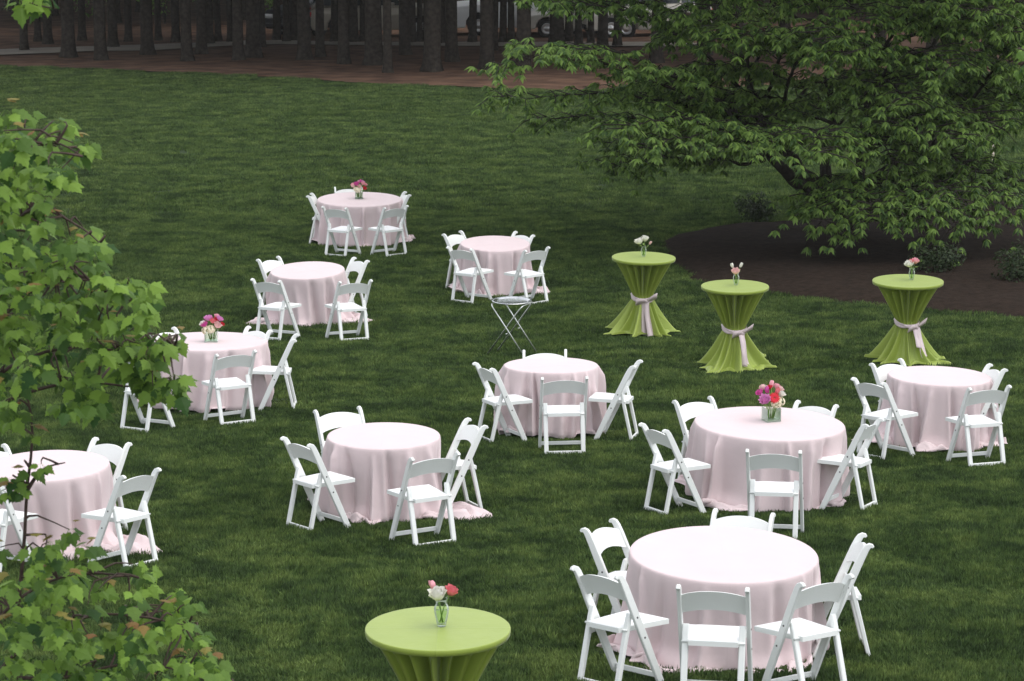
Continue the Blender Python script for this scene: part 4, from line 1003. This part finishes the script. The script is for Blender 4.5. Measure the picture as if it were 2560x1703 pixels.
# ------------------------------------------------------------------ cocktail tables
def cocktail(cx, cy, Wpx, seed, bow_deg, tails, lab, roll=0, sweep=((200, .06, .8), (320, .08, .8), (80, .07, .9))):
    h = .97; p = at(cx, cy, h); Rr = Wpx / FPX * p.length / 2
    g = random.Random(seed); t = thing('cocktail_table', (p.x, p.y, ground(p.x, p.y)), lab, 'cocktail table', 'lime green cocktail tables with pink sashes')
    t.rotation_euler = (0, R_(roll), 0)
    NT = 400; zt = .475; rt = .115; rb = .30
    npl = 19; ph = [g.uniform(-.35, .35) for _ in range(npl)]; am = [g.uniform(.35, 1.1) for _ in range(npl)]
    nl = 11; fl = [(2 * math.pi * (k + g.uniform(-.35, .35)) / nl, g.uniform(.07, .17), g.uniform(.5, 1.2), g.uniform(-.25, .25)) for k in range(nl)]
    lob = [(R_(a), e, w_) for a, e, w_ in sweep]
    def pl(th):
        x = th / (2 * math.pi) * npl; k = int(x) % npl; u = x - int(x) + ph[k] * math.sin(math.pi * (x - int(x))) * .5
        return min(1, .35 + am[k]) * (1 - abs(math.sin(math.pi * u))) ** 1.1
    def rad(th, s):
        """s 0..1 rim to tie, 1..2 tie to hem, 2..3 pool"""
        if s <= 1:
            r = Rr + (rt - Rr) * (s ** .92); return r - (.19 * math.sin(math.pi * min(1, s * .9 + .10)) ** .5 * (1 - .5 * s)) * smoothstep(.04, .13, s) * (1 - pl(th)) * (r / Rr * .6 + .4) + .012 * s * (pl(th) - .5)
        u = min(s - 1, 1); f_ = 0
        for a, wd, m_, dr_ in fl:
            d = (th - a - dr_ * u + math.pi) % (2 * math.pi) - math.pi; e_ = d / wd; f_ += m_ * (math.exp(-e_ * e_) + 1.4 * e_ * math.exp(-2 * e_ * e_))
        lb = sum(e * smoothstep(0, 1, 1 - abs((th - a + math.pi) % (2 * math.pi) - math.pi) / w_) for a, e, w_ in lob)
        r = rt + (rb - rt) * (.55 * u + .45 * u ** 1.8) + .165 * u ** .75 * (f_ - .5) + .012 * (1 - u) * (pl(th) - .5) + lb * u ** 3 * .6
        if s > 2: r += (s - 2) * (.02 + lb * .8)
        return r
    def zz(th, s):
        if s <= 1: return h - (h - zt) * s - (.0 if s else 0)
        if s <= 2: u = s - 1; return zt - (zt - .045) * (1 - (1 - u) ** 1.12)
        u = s - 2; return .05 + .03 * math.sin(u * math.pi) * (.5 + .5 * math.sin(9 * th + seed)) - .012 * u
    ss = [0, .006, .015, .03, .05] + [.05 + .95 * i / 20 for i in range(1, 21)] + [1 + i / 22 for i in range(1, 23)] + [2 + i / 6 for i in range(1, 7)]
    top = [.25, .55, .8, .93, .985]
    v = [(0, 0, h)]; f = []; m = len(top) + len(ss)
    for j in range(NT):
        th = 2 * math.pi * j / NT
        for q in top: v.append((Rr * q * math.cos(th), Rr * q * math.sin(th), h))
        for s in ss:
            r, z = rad(th, s), zz(th, s)
            if s < .0501: r = Rr + .003 * math.sin(s / .05 * math.pi); z = h - .034 * (s / .05) ** 1.6
            v.append((r * math.cos(th), r * math.sin(th), z))
    for j in range(NT):
        j2 = (j + 1) % NT; f.append((0, 1 + j * m, 1 + j2 * m))
        for i in range(m - 1): f.append((1 + j * m + i, 1 + j * m + i + 1, 1 + j2 * m + i + 1, 1 + j2 * m + i))
    mb = MB(); mb.add(v, f); mb.build('tablecloth', M_green, t); under_frame(t, Rr - .008, h - .006, .2)
    if bow_deg is None: return t, p
    # sash ring
    ba = R_(bow_deg); v = []; f = []
    n = 72
    for j in range(n):
        th = 2 * math.pi * j / n; tilt_ = .025 * math.cos(th - ba)
        for k, dz in enumerate((-.026, -.012, .004, .018, .030)):
            r = rt + .028 + .006 * math.sin(k * 1.9 + 5 * th) + (.006 if k in (1, 3) else 0); v.append((r * math.cos(th), r * math.sin(th), zt + dz - tilt_ * 1.2 + .006 * math.sin(3 * th + k)))
    for j in range(n):
        for k in range(4): a, b = j * 5, ((j + 1) % n) * 5; f.append((a + k, b + k, b + k + 1, a + k + 1))
    mb = MB(); mb.add(v, f); sash = mb.build('sash', M_sash, t)
    s_ = sash.modifiers.new('thick', 'SOLIDIFY'); s_.thickness = .003
    er, et = Vector((math.cos(ba), math.sin(ba), 0)), Vector((-math.sin(ba), math.cos(ba), 0)); ez = Vector((0, 0, 1))
    c = er * (rt + .048) + ez * (zt - .025)
    mb = MB()
    vv = []; 
    mb.lathe([(.004, -.03), (.020, -.022), (.024, 0), (.020, .022), (.004, .03)], 12); kn = mb.build('knot', M_sash, sash); kn.location = c; kn.rotation_euler = (R_(70), 0, ba)
    for s, lift in ((1, .06), (-1, -.015)):
        pts_ = []; sides = []
        for k in range(15):
            u = k / 14; a = u * 2 * math.pi
            x = s * .135 * math.sin(a / 2); dd = .030 * math.sin(a)
            pts_.append(c + et * x + er * (.015 + dd * .8) + ez * (lift * math.sin(a / 2) + dd * .5)); wv = .6 + .6 * math.sin(a / 2)
            sides.append((ez * .9 + er * .35) * wv)
        mb = MB(); mb.ribbon(pts_, .034, sides); lo = mb.build('bow_loop', M_sash, sash); q = lo.modifiers.new('thick', 'SOLIDIFY'); q.thickness = .003
    for s, ln in zip((-1, 1), tails):
        pts_ = []; sides = []
        for k in range(16):
            u = k / 15; z = zt - .03 - ln * u; z = max(z, .03)
            sv = 1 + (zt - z) / zt * .93
            th = ba + s * (.10 + .12 * u) / (1 + u); r = max(rad(th - .12, sv), rad(th, sv), rad(th + .12, sv)) + .022
            pts_.append(Vector((r * math.cos(th), r * math.sin(th), z + .006 * math.sin(u * 12 + s)))); sides.append(et * (1 if s > 0 else 1) + ez * .25 * s + er * .1 * math.sin(u * 9))
        mb = MB(); mb.ribbon(pts_, .036, sides); tl = mb.build('tail', M_sash, sash); q = tl.modifiers.new('thick', 'SOLIDIFY'); q.thickness = .003
    return t, p
C2 = cocktail(1094.7, 1570, 360, 41, None, None, 'lime green draped cocktail table cut by the bottom edge, nearest to the camera')
CA = cocktail(1606.3, 643.2, 158.2, 42, -78, (.46, .47), 'lime green cocktail table farthest back, long pink sash tails to the grass', .9, ((205, .07, .8), (335, .08, .7), (80, .06, .9)))
CB = cocktail(1837.5, 715, 168, 43, -62, (.36, .42), 'lime green cocktail table in the middle of three, cloth swept wide', 0, ((222, .13, .75), (268, .05, .5), (318, .12, .7), (90, .06, .9)))
CC = cocktail(2270, 702, 174.3, 44, -55, (.22, .34), 'lime green cocktail table nearest the right edge, sash bow at its side', 0, ((330, .16, .75), (205, .04, .6), (270, .05, .6), (90, .06, .9)))

# ------------------------------------------------------------------ flowers
def petal(mb, c, axis, side, out, L, Wd, cup, mi=0):
    """curved petal standing on c: axis up, out outward"""
    v = []
    for j in range(4):
        q = j / 3
        for i in range(3):
            u = -1 + i; ww = Wd * (math.sin(math.pi * (.18 + .70 * q)) ** .8)
            v.append(c + axis * (L * q) + out * (L * (cup[0] * q + cup[1] * q * q) - abs(u) * Wd * .25) + side * (u * ww * .5))
    mb.add(v, [(a + b, a + b + 1, a + b + 4, a + b + 3) for a in (0, 3, 6) for b in (0, 1)], mi)
def flower(kind, s, g):
    mb = MB(); Z = Vector((0, 0, 1))
    def ring(n, r, L, Wd, cup, z=0, a0=0):
        for k in range(n):
            a = a0 + 6.283 * k / n + g.uniform(-.12, .12); o = Vector((math.cos(a), math.sin(a), 0)); petal(mb, o * r + Z * z, Z, Vector((-o.y, o.x, 0)), o, L * g.uniform(.9, 1.1), Wd, cup)
    if kind == 'peony':
        for k, (n, r, L, cup) in enumerate(((5, .002, .9, (.05, .0)), (7, .12, .95, (.25, -.05)), (9, .2, .95, (.45, -.05)), (10, .27, .85, (.7, -.05)), (11, .3, .65, (1.0, -.1)))): ring(n, r * s, L * s, .55 * s, cup, 0, k)
    elif kind == 'rose':
        for k, (n, r, L, cup) in enumerate(((3, .02, .95, (.1, .0)), (5, .12, .95, (.3, -.1)), (6, .2, .9, (.55, -.15)), (7, .24, .75, (.85, -.1)))): ring(n, r * s, L * s, .8 * s, cup, 0, k)
    elif kind == 'tulip':
        ring(3, .04 * s, 1.15 * s, .75 * s, (.75, -.6)); ring(3, .06 * s, 1.2 * s, .8 * s, (.85, -.62), 0, 1.05)
    elif kind == 'gerbera':
        for k in range(2):
            for j in range(16):
                a = 6.283 * j / 16 + k * .2; o = Vector((math.cos(a), math.sin(a), 0)); petal(mb, o * .15 * s + Z * (.02 * k), o, Vector((-o.y, o.x, 0)), Z, .85 * s, .3 * s, (.15, -.1))
        mb.lathe([(.001, .10 * s), (.16 * s, .09 * s), (.24 * s, .03 * s), (.24 * s, -.02)], 12, 1)
    else:   # hydrangea head of small four petalled florets
        for k in range(46):
            d = Vector((g.gauss(0, 1), g.gauss(0, 1), g.gauss(.3, .8))).normalized(); c = d * s * .8; u = d.cross(Vector((g.random(), g.random(), 1))).normalized(); w_ = d.cross(u)
            for q in range(4):
                a = q * 1.571; e = u * math.cos(a) + w_ * math.sin(a); sd_ = d.cross(e)
                mb.add([c, c + e * .16 * s + sd_ * .13 * s, c + e * .3 * s + d * .03 * s, c + e * .16 * s - sd_ * .13 * s], [(0, 1, 2, 3)])
    return mb
def bouquet(tkey, base, items, vase, label_v, label_b, rz=0.0, hv=.13, wv=.13):
    """glass vase with water; a bouquet standing in it"""
    g = random.Random(int(base.x * 1000) % 977); base = Vector(base)
    t = thing('glass_vase', base, label_v, 'vase', 'glass flower vases', rz)
    if vase == 'cube':
        a, b, e = wv / 2, wv / 2 - .006, .014
        def sq(r, z): return [(-r, -r, z), (r, -r, z), (r, r, z), (-r, r, z)]
        mb = MB(); v = sq(a, 0) + sq(a, hv) + sq(b, hv) + sq(b, e); f = [(3, 2, 1, 0)]
        for k in range(3):
            for i in range(4): j = (i + 1) % 4; f.append((k * 4 + i, k * 4 + j, k * 4 + 4 + j, k * 4 + 4 + i))
        f.append((12, 13, 14, 15)); mb.add(v, f); mb.build('vase_body', M_glass, t, False)
        mb = MB(); mb.box((0, 0, e + .001 + hv * .33), (2 * b - .003, 2 * b - .003, hv * .66)); mb.build('water', M_water, t, False)
    else:
        s = hv / .16
        prof = [(.001, 0), (.024 * s, 0), (.026 * s, .006 * s), (.030 * s, .03 * s), (.040 * s, .075 * s), (.043 * s, .10 * s), (.038 * s, .12 * s), (.030 * s, .132 * s), (.034 * s, .150 * s), (.038 * s, .16 * s), (.035 * s, .16 * s), (.027 * s, .133 * s), (.036 * s, .118 * s), (.040 * s, .10 * s), (.037 * s, .075 * s), (.027 * s, .03 * s), (.02 * s, .012 * s), (.001, .011 * s)]
        mb = MB(); mb.lathe(prof, 20); mb.build('vase_body', M_glass, t)
        mb = MB(); mb.lathe([(.001, .013 * s), (.02 * s, .014 * s), (.026 * s, .03 * s), (.036 * s, .075 * s), (.038 * s, .09 * s), (.001, .09 * s)], 18); mb.build('water', M_water, t)
    q = thing('bouquet', base + Vector((0, 0, .016)), label_b, 'bouquet', 'bouquets on the tables', rz)
    for kind, col, (x, y, z), s in items:
        st = MB(); foot = Vector((x * .25 + g.uniform(-.1, .1) * wv * .5, y * .25 + g.uniform(-.1, .1) * wv * .5, .004)) if vase == 'cube' else Vector((-x * .18, -y * .18, .004))
        tip = Vector((x, y, z)); st.tube([foot, foot.lerp(tip, .5) + Vector((-x * .25, -y * .25, 0)) * .6, tip], .0035, 5); so = st.build('stem', M_stem, q)
        if vase != 'cube': s *= 1.0 if kind == 'tulip' else 1.4
        else: s *= 1.12
        fm = flower(kind, s, g); mats = [FL[col], FL['dark']] if kind == 'gerbera' else FL[col]
        fo = fm.build(kind, mats, q); d = Vector((x * 1.2, y * 1.2 - .02, .16)).normalized()
        if kind == 'gerbera': d = (d + Vector((0, -.8, 0))).normalized()
        fo.location = tip - d * s * .3; fo.rotation_euler = d.to_track_quat('Z', 'Y').to_euler()
    lv = MB()
    for k in range(7 if vase == 'cube' else 3):
        a = g.uniform(0, 6.28); r = wv * .4; leaf_long(lv, Vector((math.cos(a) * r * .6, math.sin(a) * r * .6, hv * .95)), Vector((math.cos(a), math.sin(a), g.uniform(.1, .9))), Vector((0, 0, 1)), .06, .025, g.random(), g)
    lv.build('leaf', M_stem, q, False)['kind'] = 'stuff'
    return t
def on_table(key, px, py, h):
    t = TABLES[key][0] if isinstance(key, str) else key[0]
    bpy.context.view_layer.update()
    M = t.matrix_world; n = (M.to_3x3() @ Vector((0, 0, 1))).normalized(); o = M @ Vector((0, 0, h)); d = ray(px, py)
    return d * (o.dot(n) / d.dot(n)) + n * .0025
H3 = [('peony', 'orchid', (-.085, -.06, .185), .062), ('peony', 'magenta', (-.10, .02, .235), .04), ('tulip', 'magenta', (-.04, .0, .25), .045), ('rose', 'blush', (-.06, .05, .27), .042), ('tulip', 'coral', (.035, -.04, .245), .045),
      ('gerbera', 'red', (.0, -.07, .205), .045), ('rose', 'white', (.085, -.02, .215), .045), ('rose', 'blush', (.095, .02, .25), .04), ('hydrangea', 'cream', (.03, -.055, .165), .05), ('hydrangea', 'cream', (.075, -.05, .17), .045), ('tulip', 'pink', (.03, .06, .285), .045), ('rose', 'white', (-.02, .04, .26), .045), ('rose', 'red', (-.01, .02, .275), .035), ('rose', 'pink', (.08, .06, .265), .04)]
bouquet('T5', on_table('T5', 1927, 1052, .68), H3, 'cube', 'square clear glass vase on the large front right table', 'full bouquet with big orchid peony, red gerbera and cream hydrangea', R_(20), .12, .135)
H1 = [('rose', 'blush', (-.085, -.03, .185), .045), ('rose', 'pink', (-.10, .02, .20), .04), ('peony', 'magenta', (-.035, -.03, .215), .05), ('rose', 'blush', (.01, -.06, .18), .042), ('rose', 'blush', (.0, .03, .24), .04), ('rose', 'pink', (.06, -.02, .22), .045), ('rose', 'red', (.085, -.05, .15), .045), ('peony', 'orchid', (.05, .04, .235), .04), ('hydrangea', 'cream', (-.01, -.06, .145), .05), ('hydrangea', 'cream', (-.06, -.04, .15), .04), ('tulip', 'magenta', (.02, .0, .25), .04), ('rose', 'pink', (.1, .01, .2), .035)]
bouquet('T4', on_table('T4', 898, 497, .68), H1, 'cube', 'square clear glass vase on the farthest pink table', 'pink bouquet with one low red rose on the farthest table', 0, .11, .125)
H2 = [('rose', 'white', (-.085, -.03, .18), .045), ('peony', 'magenta', (-.065, -.05, .175), .045), ('peony', 'orchid', (-.03, .0, .23), .05), ('rose', 'coral', (.02, -.03, .205), .045), ('rose', 'red', (.06, .0, .215), .045), ('rose', 'blush', (.07, -.055, .165), .058), ('peony', 'orchid', (.085, .0, .225), .045), ('rose', 'pink', (.055, .05, .24), .045), ('hydrangea', 'cream', (-.06, -.05, .13), .05), ('hydrangea', 'cream', (.0, -.06, .14), .05), ('rose', 'magenta', (-.01, .03, .225), .04), ('rose', 'red', (.115, -.01, .17), .035)]
bouquet('T9', on_table('T9', 529, 854, .68), H2, 'cube', 'square clear glass vase on the table beside the maple', 'magenta, red and blush bouquet on the table beside the maple', 0, .12, .14)
bouquet('C2', on_table(C2, 1104, 1566, .97), [('rose', 'white', (-.018, -.035, .165), .052), ('rose', 'coral', (.052, -.01, .178), .038), ('tulip', 'pink', (-.045, .03, .195), .042)], 'bud', 'clear bud vase on the nearest lime cocktail table', 'white rose with two pink tulips on the nearest cocktail table', 0, .155, .08)
bouquet('CA', on_table(CA, 1609, 642, .97), [('peony', 'white', (-.055, -.02, .17), .05), ('rose', 'white', (.015, .0, .20), .05), ('tulip', 'blush', (.075, -.01, .15), .038)], 'bud', 'clear bud vase on the farthest lime cocktail table', 'two white flowers and a drooping blush tulip, farthest cocktail table', 0, .13, .08)
bouquet('CB', on_table(CB, 1840, 713, .97), [('tulip', 'white', (-.045, .0, .20), .045), ('tulip', 'white', (.05, .0, .205), .045), ('rose', 'blush', (-.01, -.045, .14), .05)], 'bud', 'clear bud vase on the middle lime cocktail table', 'two upright white tulips over a blush rose, middle cocktail table', 0, .14, .08)
bouquet('CC', on_table(CC, 2279, 700, .97), [('peony', 'white', (-.035, -.03, .165), .05), ('rose', 'coral', (.0, .0, .19), .04), ('rose', 'pink', (.035, .0, .195), .045)], 'bud', 'clear bud vase on the lime cocktail table at the right', 'white bloom beside two pink roses, right cocktail table', 0, .135, .08)

# ------------------------------------------------------------------ tray and folding tray stand
p = at(1276, 890); hz = .66
t = thing('tray_stand', (p.x, p.y, ground(p.x, p.y)), 'folding chrome tray stand with crossed tube legs on the grass', 'tray stand')
top = at(1280, 755, hz) - Vector(t.location)
def frame(sgn):
    mb = MB()
    # two legs joined by a top bar; the pair crosses the other pair
    q = []
    yb = .17; x0, x1 = sgn * .235, -sgn * .265
    def bend(a, b, c, n=6, r=.06):
        o_ = []; a, b, c = Vector(a), Vector(b), Vector(c); d1 = (a - b).normalized() * r; d2 = (c - b).normalized() * r
        for k in range(n + 1): u = k / n; o_.append((b + d1).lerp(b, u).lerp(b.lerp(b + d2, u), u))
        return o_
    A_, B_, C_, D_ = (x1 * 1.02, -yb, 0), (x0 * .85, -yb, hz - .012), (x0 * .85, yb, hz - .012), (x1 * 1.02, yb, 0)
    pts_ = [Vector(A_)] + bend(A_, B_, C_) + bend(B_, C_, D_) + [Vector(D_)]
    mb.tube(pts_, .009, 8)
    return mb
for i, sgn in enumerate((-1, 1)):
    o = frame(sgn).build('leg_frame', M_steel2, t); o.rotation_euler = (0, 0, R_(-24)); o.location = (top.x, top.y + (.022 if i else 0), 0)
mb = MB()
for y in (-.17, .19): mb.tube([(0, y - .004, hz * .46), (0, y + .03, hz * .46)], .008, 8)
o = mb.build('hinge_pin', M_steel2, t); o.location = (top.x, top.y, 0); o.rotation_euler = (0, 0, R_(-24))
mb = MB(); mb.lathe([(.001, .004), (.18, .004), (.19, .006), (.205, .018), (.235, .022), (.243, .019), (.243, .015), (.235, .016), (.2, .010), (.185, -.001), (.001, -.001)], 48)
o = mb.build('serving_tray', M_steel); o.location = Vector(t.location) + Vector((top.x, top.y, hz + .003)); o.rotation_euler = (R_(0), 0, 0)
tag(o, 'round polished steel tray with raised rim lying on the folding stand', 'tray')

# ------------------------------------------------------------------ thin pale volume added to lift the blacks, for a faded look
mb = MB(); x0, x1, y0, y1, z0, z1 = -75, 75, -30, 240, -19.5, 11
mb.box(((x0 + x1) / 2, (y0 + y1) / 2, (z0 + z1) / 2), (x1 - x0, y1 - y0, z1 - z0))
M_haze = bpy.data.materials.new('black_lift_haze'); M_haze.use_nodes = True; n = M_haze.node_tree; n.nodes.remove(n.nodes['Principled BSDF'])
v = n.nodes.new('ShaderNodeVolumePrincipled'); v.inputs['Color'].default_value = (.9, .9, .88, 1); v.inputs['Density'].default_value = .0002
n.links.new(v.outputs[0], n.nodes['Material Output'].inputs['Volume'])
tag(mb.build('fade_haze', M_haze, None, False), kind='stuff')
